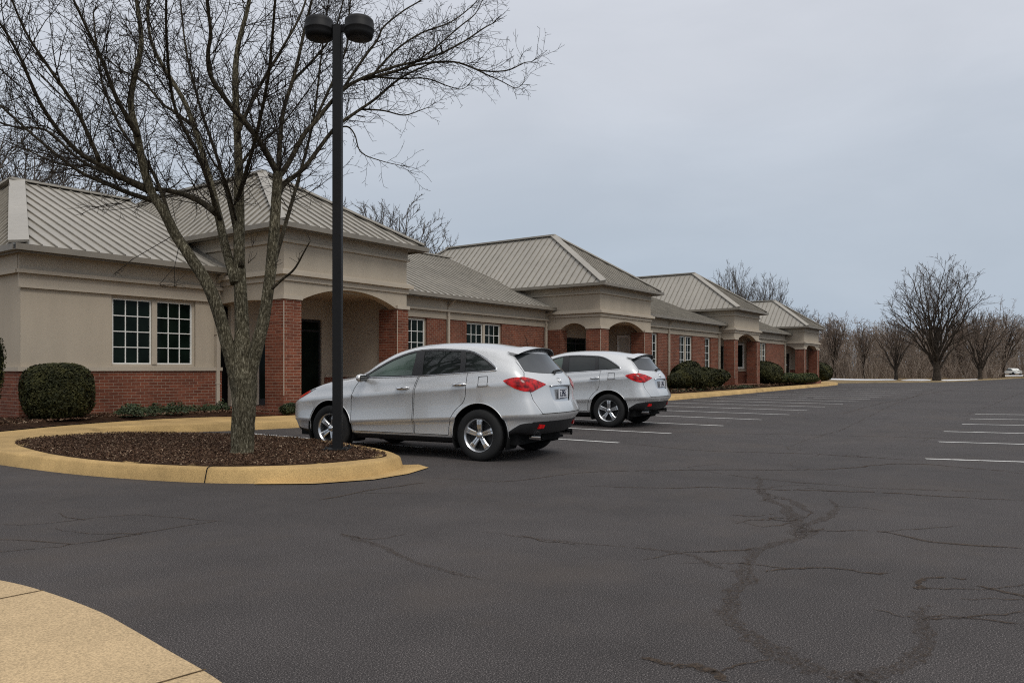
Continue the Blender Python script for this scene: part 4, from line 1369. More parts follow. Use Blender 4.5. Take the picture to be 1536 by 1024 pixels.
for sx, dy, dz in ((-1, .02, .0), (1, -.12, -.055)):
    cx = sx * 28 * k if sx < 0 else 35 * k
    zc = Hp + dz
    mb = MB()
    r_ = 21.5 * k
    prof = [(0, .140), (r_ * .60, .136), (r_ * .86, .122), (r_ * .97, .098), (r_, .07), (r_ * 1.0, -.015), (r_ * 1.015, -.018), (r_ * 1.015, -.035), (r_ * .99, -.04), (r_ * .97, -.09), (r_ * .90, -.132), (r_ * .70, -.150), (0, -.153)]
    mb.lathe(prof[::-1], 36, 'z')
    hd = mb.build('lamp_head', M['black'], lamp, loc=(cx, dy, zc))
    mb = MB(); mb.bar((-cx + (w if sx > 0 else -w) * .9, -dy, -dz - .06), (-sx * r_ * .8, 0, -.05), .07, .09)
    mb.build('arm', M['black'], hd, True)
    mb = MB(); mb.lathe([(r_ * .68, -.1515), (r_ * .6, -.157), (0, -.162)][::-1], 28, 'z'); mb.build('lens_cover', M['plastic'], hd)
# ================================================================== cars
def interp(xs, ys, x):
    return float(np.interp(x, xs, ys))
def sm_interp(xs, ys, x):
    """monotone-ish cubic through the points"""
    xs = np.array(xs, float); ys = np.array(ys, float)
    if x <= xs[0]: return float(ys[0])
    if x >= xs[-1]: return float(ys[-1])
    i = int(np.searchsorted(xs, x) - 1); i = min(i, len(xs) - 2)
    h = xs[i+1] - xs[i]; t = (x - xs[i]) / h
    d = np.diff(ys) / np.diff(xs)
    def m(k):
        if k == 0: return d[0]
        if k == len(xs) - 1: return d[-1]
        if d[k-1] * d[k] <= 0: return 0.0
        return 2 * d[k-1] * d[k] / (d[k-1] + d[k])
    m0, m1 = m(i), m(i+1)
    return float((1+2*t)*(1-t)**2*ys[i] + t*(1-t)**2*h*m0 + t*t*(3-2*t)*ys[i+1] + t*t*(t-1)*h*m1)

XR, XF = -.80, 3.62
zc_x = [-.80, -.4, .2, .8, 1.2, 1.55, 1.9, 2.2, 2.52, 2.75, 3.1, 3.35, 3.52, 3.62]
zc_z = [1.575, 1.635, 1.685, 1.70, 1.685, 1.625, 1.49, 1.32, 1.185, 1.155, 1.09, 1.005, .915, .85]
ze_x = [-.80, -.4, .2, .8, 1.2, 1.55, 1.9, 2.2, 2.45, 2.75, 3.1, 3.35, 3.52, 3.62]
ze_z = [1.50, 1.565, 1.61, 1.625, 1.605, 1.54, 1.395, 1.225, 1.150, 1.12, 1.055, .975, .89, .825]
ye_x = [-.80, -.4, .2, .8, 1.4, 2.0, 2.45, 2.8, 3.2, 3.62]
ye_y = [.56, .62, .645, .65, .645, .67, .70, .66, .58, .46]
w_x = [-.80, -.77, -.71, -.60, -.40, .0, 1.0, 2.4, 2.9, 3.2, 3.42, 3.56, 3.62]
w_y = [.775, .815, .852, .882, .903, .925, .93, .93, .92, .885, .82, .73, .66]
def belt_z(x):
    b = sm_interp([-.8, -.2, .26, 1.1, 1.84, 2.2], [1.285, 1.265, 1.235, 1.185, 1.155, 1.14], x)
    f = sm_interp([2.2, 2.45, 2.75, 3.1, 3.35, 3.52, 3.62], [1.14, 1.11, 1.07, 1.005, .925, .85, .785], x)
    return b if x < 2.2 else f
xr_z = ([.20, .30, .45, .57, .60, .70, .735, .77, .90, 1.05, 1.10, 1.20, 1.30, 1.40, 1.50, 1.60],
        [-.57, -.63, -.74, -.76, -.815, -.835, -.825, -.765, -.735, -.732, -.712, -.632, -.545, -.46, -.385, -.33])
xf_z = ([.20, .30, .45, .60, .75, .85, .95, 1.05], [3.44, 3.56, 3.64, 3.665, 3.64, 3.57, 3.46, 3.34])
NLOW, NUP, NCR = 13, 8, 10
def low_row(j, x):
    """z and relative half width of row j of the lower body"""
    zb = belt_z(x)
    zl = .47 + (2.25 - x) * .055 if x < 2.25 else .47
    zl = min(max(zl, .44), .66)
    zu = min(.915 + (2.25 - x) * .076, zb - .07)
    zu = max(zu, zl + .12)
    lf = min(1, max(0, (-.30 - x) / .35)); lf = lf * lf * (3 - 2 * lf)
    rows = [(.235 + .15 * lf, .84), (.29 + .12 * lf, .925), (.345 + .085 * lf, .965), (zl - .06, .966), (zl - .014, .974), (zl + .012, 1.004), (zl + .05, .999), (zl + (zu - zl) * .45, .982), (zu - .07, .990), (zu - .010, 1.001), (zu + .012, .984), ((zu + zb) * .5 + .004, .968), (zb - .018, .953), (zb, .940)]
    return rows[j]
def row_pt(j, xn):
    """(z, y) on the half section at nominal station xn"""
    w = sm_interp(w_x, w_y, xn)
    if j <= NLOW:
        z, k = low_row(j, xn); return z, w * k
    t = (j - NLOW) / NUP
    zb, kb = low_row(NLOW, xn); yb = w * kb
    ze = max(sm_interp(ze_x, ze_z, xn), zb + .02); ye = min(sm_interp(ye_x, ye_y, xn), yb - .02)
    z = zb + (ze - zb) * t
    y = yb + (ye - yb) * t + .035 * math.sin(math.pi * t) * min(1, (ze - zb) / .3)
    return z, y
def shear(xn, z):
    if xn < .35:
        k = (.35 - xn) / (.35 - XR)
        return .35 - k * (.35 - np.interp(z, *xr_z))
    if xn > 2.85:
        k = (xn - 2.85) / (XF - 2.85)
        return 2.85 + k * (np.interp(z, *xf_z) - 2.85)
    return xn

def body_bm():
    st = sorted(set([round(v, 3) for v in list(np.linspace(-.80, -.70, 6)) + list(np.linspace(-.66, -.4, 6)) + list(np.linspace(-.33, 2.45, 42)) + list(np.linspace(2.52, 3.40, 15)) + list(np.linspace(3.44, 3.62, 8))]))
    NR = NLOW + NUP
    bm = bmesh.new(); tagl = bm.faces.layers.int.new('zone')
    def V(x, y, z): return bm.verts.new((x, y, z))
    grid = []; crown = []
    bulge = lambda xn: (.145 * max(0, 1 - (xn - XR) / .45) if xn < 0 else 0)
    bf = lambda xn: (.16 * max(0, 1 - (XF - xn) / .5) if xn > 3 else 0)
    for xn in st:
        col = []
        for j in range(NR + 1):
            z, y = row_pt(j, xn); col.append(V(shear(xn, z), y, z))
        grid.append(col)
        z, y = row_pt(NR, xn); zc = max(sm_interp(zc_x, zc_z, xn), z + .01); cr = [col[-1]]
        for k in range(1, NCR + 1):
            q = 1 - k / NCR
            zz = z + (zc - z) * (1 - q ** 2.6)
            cr.append(V(shear(xn, z) - bulge(xn) * (1 - q*q) + bf(xn) * (1 - q*q), y * q, zz))
        crown.append(cr)
    def F(vs, t):
        f = bm.faces.new(vs); f[tagl] = t; f.smooth = True
    n = len(st)
    for i in range(n - 1):
        for j in range(NR): F((grid[i+1][j], grid[i][j], grid[i][j+1], grid[i+1][j+1]), 0 if j < NLOW else 1)
        for k in range(NCR): F((crown[i+1][k], crown[i][k], crown[i][k+1], crown[i+1][k+1]), 2)
    for end, t in ((0, 3), (n - 1, 4)):
        xn = st[end]; cap = []
        b = bulge(xn) if end == 0 else -bf(xn)
        ztop = row_pt(NR, xn)[0]; zcr = crown[end]
        for j in range(NR + 1):
            z, y = row_pt(j, xn); r = [grid[end][j]]
            for k in range(1, NCR + 1):
                q = 1 - k / NCR
                if j == NR: r.append(zcr[k]); continue
                lift = (zcr[k].co.z - ztop) * max(0, (j - NLOW) / NUP) ** 2 if j > NLOW else 0
                r.append(V(shear(xn, z) - b * (1 - q*q) * (1.0 if j > 2 else .8), y * q, z + lift))
            cap.append(r)
        for j in range(NR):
            for k in range(NCR):
                vs = (cap[j][k], cap[j][k+1], cap[j+1][k+1], cap[j+1][k])
                F(vs if end == 0 else vs[::-1], t)
    # mirror
    geom = bm.verts[:] + bm.edges[:] + bm.faces[:]
    d = bmesh.ops.duplicate(bm, geom=geom)
    nv = [e for e in d['geom'] if isinstance(e, bmesh.types.BMVert)]; nf = [e for e in d['geom'] if isinstance(e, bmesh.types.BMFace)]
    for v in nv: v.co.y = -v.co.y
    for f in nf: f.normal_flip()
    bmesh.ops.remove_doubles(bm, verts=[v for v in bm.verts if abs(v.co.y) < 1e-4], dist=1e-4)
    bmesh.ops.recalc_face_normals(bm, faces=bm.faces[:])
    return bm, tagl

def in_poly(p, poly):
    c = False; j = len(poly) - 1
    for i in range(len(poly)):
        a, b = poly[i], poly[j]
        if (a[1] > p[1]) != (b[1] > p[1]) and p[0] < (b[0]-a[0]) * (p[1]-a[1]) / (b[1]-a[1]) + a[0]: c = not c
        j = i
    return c

def cut(bm, tagl, poly, view, zones, sign=0):
    """insert an outline's edges into the faces it crosses"""
    ix = {'side': (0, 2), 'back': (1, 2), 'top': (0, 1)}[view]
    n = len(poly)
    for i in range(n):
        p, q = poly[i], poly[(i+1) % n]
        lo = (min(p[0], q[0]) - 1e-4, min(p[1], q[1]) - 1e-4); hi = (max(p[0], q[0]) + 1e-4, max(p[1], q[1]) + 1e-4)
        fs = []
        for f in bm.faces:
            if f[tagl] not in zones: continue
            if view == 'side' and sign and f.calc_center_median().y * sign < 0: continue
            a = [v.co[ix[0]] for v in f.verts]; b = [v.co[ix[1]] for v in f.verts]
            if min(a) > hi[0] or max(a) < lo[0] or min(b) > hi[1] or max(b) < lo[1]: continue
            fs.append(f)
        if not fs: continue
        co = [0, 0, 0]; no = [0, 0, 0]
        co[ix[0]], co[ix[1]] = p; no[ix[0]], no[ix[1]] = -(q[1]-p[1]), q[0]-p[0]
        geom = set(fs)
        for f in fs: geom.update(f.edges); geom.update(f.verts)
        bmesh.ops.bisect_plane(bm, geom=list(geom), plane_co=co, plane_no=no, dist=2e-5)

def off(poly, d): return inset(poly, d)
def circ(cx, cz, r, n=30, a0=0, a1=360): return [(cx + r * math.cos(R(a0 + (a1 - a0) * k / n)), cz + r * math.sin(R(a0 + (a1 - a0) * k / n))) for k in range(n)]
def spl(pts, n=4): return [tuple(p) for p in smooth_pts(pts, n)]

WB, RW = 2.70, .366
DLO = spl([(1.995, 1.168), (1.11, 1.194), (.26, 1.246), (-.17, 1.275)], 3) + spl([(-.235, 1.288), (-.215, 1.325), (-.08, 1.41), (.10, 1.50), (.24, 1.545), (.40, 1.566), (.8, 1.582), (1.13, 1.572), (1.38, 1.525), (1.62, 1.44), (1.85, 1.325), (2.06, 1.200), (2.06, 1.172)], 4)
GF = [(1.955, 1.185), (1.17, 1.208), (1.165, 1.4), (1.20, 1.548)] + spl([(1.36, 1.512), (1.60, 1.425), (1.83, 1.310), (2.0, 1.21)], 3)
GR = [(.975, 1.214), (.335, 1.258), (.355, 1.4), (.41, 1.545), (.8, 1.562), (1.045, 1.556), (1.00, 1.4)]
GQ = [(.255, 1.264), (-.16, 1.292), (-.205, 1.305), (-.06, 1.402), (.11, 1.488), (.25, 1.528), (.32, 1.537), (.265, 1.4)]
aR, aF = circ(0, .372, .445, 40), circ(WB, .372, .435, 40)
arc = [(0 + .505 * math.cos(R(a)), .372 + .505 * math.sin(R(a))) for a in range(58, -1, -8)]
DF = spl([(2.255, .345), (2.275, .55), (2.27, .8), (2.22, 1.0), (2.09, 1.16)], 3) + [(1.995, 1.168), (1.55, 1.182)] + [(1.035, 1.196)] + spl([(1.09, 1.05), (1.115, .85), (1.12, .6), (1.118, .345)], 3)
DR = spl([(1.105, .345), (1.107, .6), (1.10, .85), (1.075, 1.05), (1.02, 1.197)], 3) + [(.6, 1.224), (.195, 1.251)] + spl([(.20, 1.1), (.215, .9), (arc[0][0], arc[0][1])], 3)[:-1] + arc[:-1] + [(.505, .345)]
TLs = spl([(-.375, 1.135), (-.47, 1.168), (-.60, 1.185), (-.9, 1.185)], 3) + [(-1.2, 1.185), (-1.2, .985)] + spl([(-.80, .985), (-.68, .99), (-.55, 1.03), (-.45, 1.085)], 3)
LBs = [(-.40, .0), (-.42, .40)] + spl([(-.445, .425), (-.56, .50), (-.66, .545), (-.9, .565)], 3) + [(-1.2, .565), (-1.2, .0)]
HLs = spl([(3.02, .985), (3.2, .905), (3.4, .825), (3.55, .765), (3.8, .72)], 3) + [(3.8, .84)] + spl([(3.62, .875), (3.5, .92), (3.3, .972), (3.12, 1.0)], 3)
SKs = [(-.2, .315), (3.2, .315), (3.2, .1), (-.2, .1)]
FLb = [(3.15, .0), (3.2, .33), (3.45, .36), (3.9, .40), (3.9, 0)]
FUEL = spl([(-.135, 1.05), (.0, 1.045), (.01, 1.06), (.015, 1.18), (.0, 1.19), (-.12, 1.20), (-.14, 1.18), (-.145, 1.06)], 2)
# tail face, seen from behind (y, z)
TLb = [(1.2, 1.185), (.76, 1.185), (.62, 1.155), (.44, 1.088), (.43, 1.078), (.60, 1.025), (.72, .98), (1.2, .985)]
GLb = spl([(.665, 1.265), (.4, 1.24), (0, 1.232), (-.4, 1.24), (-.665, 1.265)], 2) + [(-.655, 1.30), (-.575, 1.52), (.575, 1.52), (.655, 1.30)]
TG = [(.765, 1.19), (.755, .97), (.71, .84), (.655, .672), (-.655, .672), (-.71, .84), (-.755, .97), (-.765, 1.19), (-.70, 1.25), (-.62, 1.6), (.62, 1.6), (.70, 1.25)]
REC = spl([(.35, 1.06), (.34, .99), (.28, .865), (.21, .835), (-.21, .835), (-.28, .865), (-.34, .99), (-.35, 1.06)], 2)
WS0, WS1 = 1.72, 2.42

bm, tagl = body_bm()
for v in bm.verts: pass
tagset = {0, 1}
for poly in (aR, aF, DLO, GF, GR, GQ, off(DF, -.0), off(DF, .009), DR, off(DR, .009), TLs, LBs, HLs, SKs, FLb, off(FUEL, 0), off(FUEL, .009)):
    cut(bm, tagl, poly, 'side', (0, 1))
mTL = [(-y, z) for y, z in TLb]
for poly in (TLb, mTL, GLb, off(TG, 0), off(TG, .009), REC, [(-2, .566), (2, .566), (2, .3), (-2, .3)]): cut(bm, tagl, poly, 'back', (3,))
for poly in ([(-.55, .50), (.55, .50), (.62, .80), (-.62, .80)], [(-2, .38), (2, .38), (2, 0), (-2, 0)], [(.40, .74), (2, .74), (2, .88), (.46, .86)], [(-.40, .74), (-2, .74), (-2, .88), (-.46, .86)]): cut(bm, tagl, poly, 'back', (4,))
WSP = [(WS1 - .02, .66), (WS0, .56), (WS0 - .03, 0), (WS0, -.56), (WS1 - .02, -.66), (WS1 + .05, 0)]
cut(bm, tagl, WSP, 'top', (2,))
bm.normal_update()
bm.verts.index_update()
DFi, DRi, TGi, FUi = off(DF, .009), off(DR, .009), off(TG, .009), off(FUEL, .009)
buckets = {}
for f in bm.faces:
    c = f.calc_center_median(); z = f[tagl]; s = 'L' if c.y > 0 else 'R'
    key = ('body', '', 0)
    if z in (0, 1):
        p = (c.x, c.z)
        if (c.x**2 + (c.z - .372)**2 < .4449**2 or (c.x - WB)**2 + (c.z - .372)**2 < .4349**2) and z == 0: continue
        if in_poly(p, DLO):
            if in_poly(p, GF): key = ('front_window', s, 0)
            elif in_poly(p, GR): key = ('rear_window', s, 0)
            elif in_poly(p, GQ): key = ('quarter_window', s, 0)
            else: key = ('trim', s, 0)
        elif in_poly(p, TLs): key = ('tail', s, 0)
        elif in_poly(p, LBs): key = ('bumper', '', 0)
        elif in_poly(p, HLs): key = ('marker' if c.x > 3.12 and c.z < .94 - .33 * (c.x - 3.2) else 'head', s, 0)
        elif in_poly(p, SKs) or in_poly(p, FLb): key = ('sill', '', 0)
        elif in_poly(p, DF): key = ('front_door', s, 0) if in_poly(p, DFi) else ('body', '', 1)
        elif in_poly(p, DR): key = ('rear_door', s, 0) if in_poly(p, DRi) else ('body', '', 1)
        elif in_poly(p, FUEL): key = ('fuel', '', 0) if in_poly(p, FUi) and c.y > 0 else ('body', '', 1 if c.y > 0 else 0)
    elif z == 3:
        p = (c.y, c.z)
        if in_poly(p, TLb) or in_poly(p, mTL): key = ('tail', s, 0)
        elif in_poly(p, GLb): key = ('back_glass', '', 0)
        elif c.z < .566: key = ('bumper', '', 0)
        elif in_poly(p, TG):
            key = ('tailgate', '', 0) if in_poly(p, TGi) else ('body', '', 1)
            if in_poly(p, REC): key = ('recess', '', 0)
    elif z == 4:
        p = (c.y, c.z)
        if in_poly(p, [(-.55, .50), (.55, .50), (.62, .80), (-.62, .80)]): key = ('grille', '', 0)
        elif c.z < .38: key = ('sill', '', 0)
        elif abs(c.y) > .40 and .74 < c.z < .88: key = ('head', s, 0)
    elif z == 2:
        if in_poly((c.x, c.y), WSP): key = ('windshield', '', 0)
    buckets.setdefault(key[:2], []).append((f, key[2]))
nrm = {v: v.normal.copy() for v in bm.verts}

car = empty('silver_suv', (0, 0, 0))
tag(car, 'silver SUV nearest the camera, parked beside the mulch island with its rear to the lot', 'car', 'silver cars parked in front of the building')
def part(key, name, mats, parent, push=0.0, thick=0.0):
    fs = buckets.get(key)
    if not fs: print('MISSING', key); return None
    idx = {}; vs = []; ns = []; faces = []; mi = []
    for f, m in fs:
        r = []
        for v in f.verts:
            if v not in idx:
                idx[v] = len(vs); vs.append(tuple(v.co + nrm[v] * push)); ns.append(tuple(nrm[v]))
            r.append(idx[v])
        faces.append(r); mi.append(m)
    me = bpy.data.meshes.new(name); me.from_pydata(vs, [], faces)
    for m in mats: me.materials.append(m)
    me.polygons.foreach_set('material_index', mi)
    me.polygons.foreach_set('use_smooth', [True] * len(faces))
    me.normals_split_custom_set_from_vertices(ns)
    o = link(bpy.data.objects.new(name, me)); o.parent = parent
    return o
part(('body', ''), 'body', [M['paint'], M['dark']], car)
doors = {}
for s in 'LR':
    d1 = part(('front_door', s), 'door', [M['paint']], car); d2 = part(('rear_door', s), 'door', [M['paint']], car)
    t = part(('trim', s), 'window_trim', [M['plastic']], car, .002)
    part(('front_window', s), 'window', [M['clear_glass']], d1, -.004); part(('rear_window', s), 'window', [M['car_glass']], d2, -.004)
    part(('quarter_window', s), 'window', [M['car_glass']], car, -.004)
    doors[s] = (d1, d2)
    tl = part(('tail', s), 'tail_light', [M['red']], car, .006)
    hl = part(('head', s), 'head_light', [M['clear']], car, .004)
    part(('marker', s), 'side_marker', [M['amber']], hl, .006)
gate = part(('tailgate', ''), 'tailgate', [M['paint']], car)
part(('recess', ''), 'plate_recess', [M['alloy']], gate, -.012)
part(('back_glass', ''), 'rear_window', [M['rear_glass']], gate, .003)
part(('windshield', ''), 'windshield', [M['car_glass']], car, .003)
bmp = part(('bumper', ''), 'bumper', [M['plastic']], car)
part(('sill', ''), 'sill', [M['plastic']], car)
part(('grille', ''), 'grille', [M['plastic']], car)
fuel = part(('fuel', ''), 'fuel_flap', [M['paint']], car)
def tail_x(y, z):
    """surface of the tail at (y, z)"""
    j = min(range(NLOW + NUP), key=lambda q: abs(row_pt(q, XR)[0] - z)); w = np.interp(z, [row_pt(q, XR)[0] for q in range(NLOW + NUP + 1)], [row_pt(q, XR)[1] for q in range(NLOW + NUP + 1)])
    return float(np.interp(z, *xr_z)) - .145 * (1 - min(1, (y / w)) ** 2)
bm.free()

# underbody, wheel wells
mb = MB(); mb.box(-.55, -.78, .24, 3.4, .78, .60); mb.box(-.45, -.60, .60, 2.6, .60, .9)
mb.box(.6, -.30, .17, 2.2, .3, .24); mb.box(-.45, -.45, .24, -.2, .45, .30)
mb.build('underbody', M['dark'], car)
for cx in (0, WB):
    for sgn in (1, -1):
        mb = MB()
        pr = [(cx + .452 * math.cos(R(a)), .372 + .452 * math.sin(R(a))) for a in range(-28, 209, 6)]
        for (a, b) in zip(pr, pr[1:]):
            q = [(a[0], sgn*.90, a[1]), (b[0], sgn*.90, b[1]), (b[0], sgn*.55, b[1]), (a[0], sgn*.55, a[1])]
            mb.face(q, 0, True)
        mb.face([(x, sgn*.56, z) for x, z in pr], 0)
        mb.build('wheel_well', M['dark'], car)
# arch lips
for cx, r_ in ((0, .447), (WB, .437)):
    for sgn in (1, -1):
        mb = MB()
        pts = []
        for a in range(-5, 186, 5):
            x = cx + r_ * math.cos(R(a)); z = .372 + r_ * math.sin(R(a))
            if z < .33: continue
            zz = [row_pt(q, min(max(x, -.78), 3.6))[0] for q in range(NLOW + 1)]; yy = [row_pt(q, min(max(x, -.78), 3.6))[1] for q in range(NLOW + 1)]
            pts.append((x, sgn * (np.interp(z, zz, yy) - .001), z))
        mb.tube(pts, [.007] * len(pts), 6)
        mb.build('arch_lip', M['paint'], car)
# wheels
def wheel():
    ty = MB()
    Ww = .118
    prof = [(.225, Ww*.80), (.245, Ww*.97), (.29, Ww*1.03), (.335, Ww*.98), (.356, Ww*.84), (.364, Ww*.6), (RW, Ww*.2), (RW, -Ww*.2), (.364, -Ww*.6), (.356, -Ww*.84), (.335, -Ww*.98), (.29, -Ww*1.03), (.245, -Ww*.97), (.225, -Ww*.8)]
    ty.lathe(prof, 56, 'y')
    tread = MB()
    for k in (-.055, -.0185, .0185, .055):
        ty.lathe([(RW + .0005, k + .006), (RW + .0015, k + .004), (RW + .0015, k - .004), (RW + .0005, k - .006)], 56, 'y', mi=1)
    t = ty.build('wheel', [M['rubber'], M['dark']], car, True)
    rm = MB()
    rm.lathe([(.236, Ww*.98), (.240, Ww*.86), (.228, Ww*.80), (.218, Ww*.5), (.205, Ww*.1), (.205, -Ww*.7)], 56, 'y')
    rm.lathe([(.236, Ww*.98), (.226, Ww*.90), (.216, Ww*.72)], 56, 'y')
    for k in range(5):
        a = 2 * math.pi * k / 5 + .31
        def P(r, w, y, A=a): return (r * math.cos(A) - w * math.sin(A), y, r * math.sin(A) + w * math.cos(A))
        # each spoke: a broad blade, split by a groove, thick behind
        ys = [Ww*.62, Ww*.80, Ww*.86]
        secs = [(.04, .034, .70), (.09, .036, .80), (.15, .040, .86), (.20, .047, .84), (.224, .054, .76)]
        vs = []
        for r, w, y in secs:
            vs += [P(r, -w, Ww*(y - .10)), P(r, -w*.72, Ww*y), P(r, -.006, Ww*(y - .0)), P(r, 0, Ww*(y - .13)), P(r, .006, Ww*y), P(r, w*.72, Ww*y), P(r, w, Ww*(y - .10)), P(r, w*.8, Ww*(y - .45)), P(r, -w*.8, Ww*(y - .45))]
        fs = []
        for i in range(len(secs) - 1):
            for q in range(9):
                q2 = (q + 1) % 9; fs.append((i*9 + q, (i+1)*9 + q, (i+1)*9 + q2, i*9 + q2))
        rm.add(vs, fs)
    rm.lathe([(.0, Ww*.93), (.03, Ww*.92), (.042, Ww*.86), (.05, Ww*.72), (.05, Ww*.3)], 28, 'y')
    rm.build('rim', M['alloy'], t, True)
    dk = MB()
    dk.lathe([(.0, Ww*.12), (.205, Ww*.10)], 40, 'y')
    for k in range(5):
        a = 2 * math.pi * k / 5 + .31
        dk.lathe([(0, Ww*.80), (.009, Ww*.78), (.010, Ww*.6)], 8, 'y', (.072 * math.cos(a + .63), 0, .072 * math.sin(a + .63)))
    dk.build('brake_disc', M['plastic'], t, True)
    return t
w0 = wheel()
places = [((0, .80, RW), 0, 1), ((WB, .80, RW), .9, 1), ((0, -.80, RW), .4, -1), ((WB, -.80, RW), 1.7, -1)]
for i, (loc, rot, sgn) in enumerate(places):
    wv = w0 if i == 0 else copy_tree(w0, car)
    wv.location = loc
    wv.rotation_euler = (0, rot, 0) if sgn > 0 else (0, rot, math.pi)
# handles
for s, sg in (('L', 1), ('R', -1)):
    for d, x, z in ((doors[s][0], 1.30, 1.012), (doors[s][1], .315, 1.075)):
        y = sg * (np.interp(z, [row_pt(q, x)[0] for q in range(NLOW + 1)], [row_pt(q, x)[1] for q in range(NLOW + 1)]))
        mb = MB()
        mb.tube([(x - .11, y, z + .008), (x - .095, y + sg*.028, z + .008), (x - .03, y + sg*.042, z + .003), (x + .05, y + sg*.040, z - .003), (x + .095, y + sg*.024, z - .006), (x + .105, y, z - .006)], [.014, .018, .021, .02, .016, .012], 10)
        mb.build('handle', M['chrome'], d, True)
        mb = MB()
        vs = [(x - .01 + .075 * math.cos(t), y + sg*.0035, z - .004 + .03 * math.sin(t)) for t in np.linspace(0, 2*math.pi, 20, endpoint=False)]
        mb.face(vs if sg > 0 else vs[::-1]); mb.build('handle_cup', M['plastic'], d, True)
# mirrors
for sg in (1, -1):
    mb = MB(); n1, n2 = 14, 9; vs = []
    for j in range(n2 + 1):
        t = math.pi * j / n2
        for i in range(n1):
            p = 2 * math.pi * i / n1
            a = math.sin(t); ex = abs(math.cos(p)) ** .7 * math.copysign(1, math.cos(p)); ez = abs(math.sin(p)) ** .7 * math.copysign(1, math.sin(p))
            vs.append((2.0 + .055 * math.sin(p) * a, sg * (1.02 + .095 * math.cos(t)), 1.16 + .062 * ex * a))
    mb.add(vs, [(j*n1 + i, j*n1 + (i+1) % n1, (j+1)*n1 + (i+1) % n1, (j+1)*n1 + i) for j in range(n2) for i in range(n1)], 0, True)
    mr = mb.build('mirror', M['paint'], car, True)
    mb = MB(); mb.box(1.940, sg*1.02 - .075, 1.118, 1.949, sg*1.02 + .075, 1.202); mb.build('mirror_glass', M['car_glass'], mr, True)
    mb = MB(); mb.bar((2.02, sg*.86, 1.115), (2.01, sg*.98, 1.135), .07, .05); mb.build('mirror_arm', M['plastic'], mr, True)
# spoiler over the rear window
mb = MB(); top = []; bot = []; lead = []
ysp = np.linspace(-.60, .60, 25)
for y in ysp:
    q = abs(y) / .60; cz = (1 - q ** 2.4)
    top.append((-.47 - .13 * (1 - q*q), y, 1.520 + .085 * cz - .012 * q**6))
    bot.append((-.465 - .125 * (1 - q*q), y, 1.510 + .085 * cz))
    lead.append((-.29 - .10 * (1 - q*q), y, 1.548 + .082 * cz))
n = len(ysp)
under = [(-.378 - .125 * (1 - (abs(y) / .60)**2), y * .99, 1.490 + .072 * (1 - (abs(y)/.6)**2.4)) for y in ysp]
for i in range(n - 1):
    mb.face([lead[i], lead[i+1], top[i+1], top[i]], 0, True)
    mb.face([top[i], top[i+1], bot[i+1], bot[i]], 0)
    mb.face([bot[i], bot[i+1], under[i+1], under[i]], 1)
for i, s_ in ((0, 1), (n - 1, -1)):
    mb.face([lead[i], top[i], bot[i], under[i]], 0)
mb.build('spoiler', [M['paint'], M['plastic']], car)
# plate, chrome bar, emblem, wiper
def on_tail(pts, lift): return [(tail_x(y, z) - lift, y, z) for y, z in pts]
mb = MB()
mb.tube(on_tail([(y, 1.066 - .012 * abs(y / .33) ** 2) for y in np.linspace(-.335, .335, 13)], .006), [.010] + [.015] * 11 + [.010], 8); mb.build('chrome_bar', M['chrome'], gate, True)
mb = MB(); px_ = tail_x(0, .95) - .012
mb.box(px_ - .006, -.155, .872, px_, .155, 1.015); pl = mb.build('licence_plate', M['plate'], gate)
mb = MB(); x_ = px_ - .0085
def stroke(y0, z0, y1, z1): mb.bar((x_, y0, z0), (x_, y1, z1), .004, .014, (0, 1, 0) if abs(y1 - y0) < .01 else (0, 0, 1))
for y0, kind in ((.075, 'L'), (.02, 'B'), (-.035, '5'), (-.09, 'L')):
    za, zb, zm = .905, .975, .94
    if kind in 'LB': stroke(y0 + .018, za, y0 + .018, zb); stroke(y0 + .018, za, y0 - .018, za)
    if kind == 'B': stroke(y0 - .018, za, y0 - .018, zb); stroke(y0 + .018, zm, y0 - .018, zm); stroke(y0 + .018, zb, y0 - .018, zb)
    if kind == '5': stroke(y0 + .018, zm, y0 + .018, zb); stroke(y0 - .018, za, y0 - .018, zm); stroke(y0 + .018, zm, y0 - .018, zm); stroke(y0 + .018, zb, y0 - .018, zb); stroke(y0 + .018, za, y0 - .018, za)
mb.box(x_ - .002, -.12, .995, x_ + .003, .12, 1.004); mb.box(x_ - .002, -.13, .878, x_ + .003, .13, .886)
mb.build('plate_characters', M['plate_ink'], pl)
mb = MB(); ex = tail_x(0, 1.135) - .008
ring = [(ex + .01 * (t_ > 10), .046 * math.cos(2*math.pi*t_/20), 1.135 + .036 * math.sin(2*math.pi*t_/20)) for t_ in range(21)]
ring = [(tail_x(y, z) - .006, y, z) for _, y, z in ring]
mb.tube(ring, [.006] * 21, 6, cap=False)
for a, b in (((.026, 1.108), (.008, 1.165)), ((-.026, 1.108), (-.008, 1.165)), ((.018, 1.13), (-.018, 1.13))):
    mb.tube([(tail_x(*a) - .006, a[0], a[1]), (tail_x(*b) - .006, b[0], b[1])], [.005, .005], 6)
mb.build('emblem', M['chrome'], gate, True)
mb = MB(); mb.tube(on_tail([(.02, 1.255), (-.1, 1.275), (-.25, 1.285), (-.42, 1.278)], .02), [.016, .013, .010, .007], 8)
mb.tube(on_tail([(-.02, 1.262), (-.2, 1.268), (-.46, 1.262)], .012), [.007, .007, .005], 6)
mb.lathe([(0, .03), (.022, .026), (.026, .0)], 12, 'z', (tail_x(0, 1.24) - .015, 0, 1.225)); mb.build('wiper', M['plastic'], gate, True)
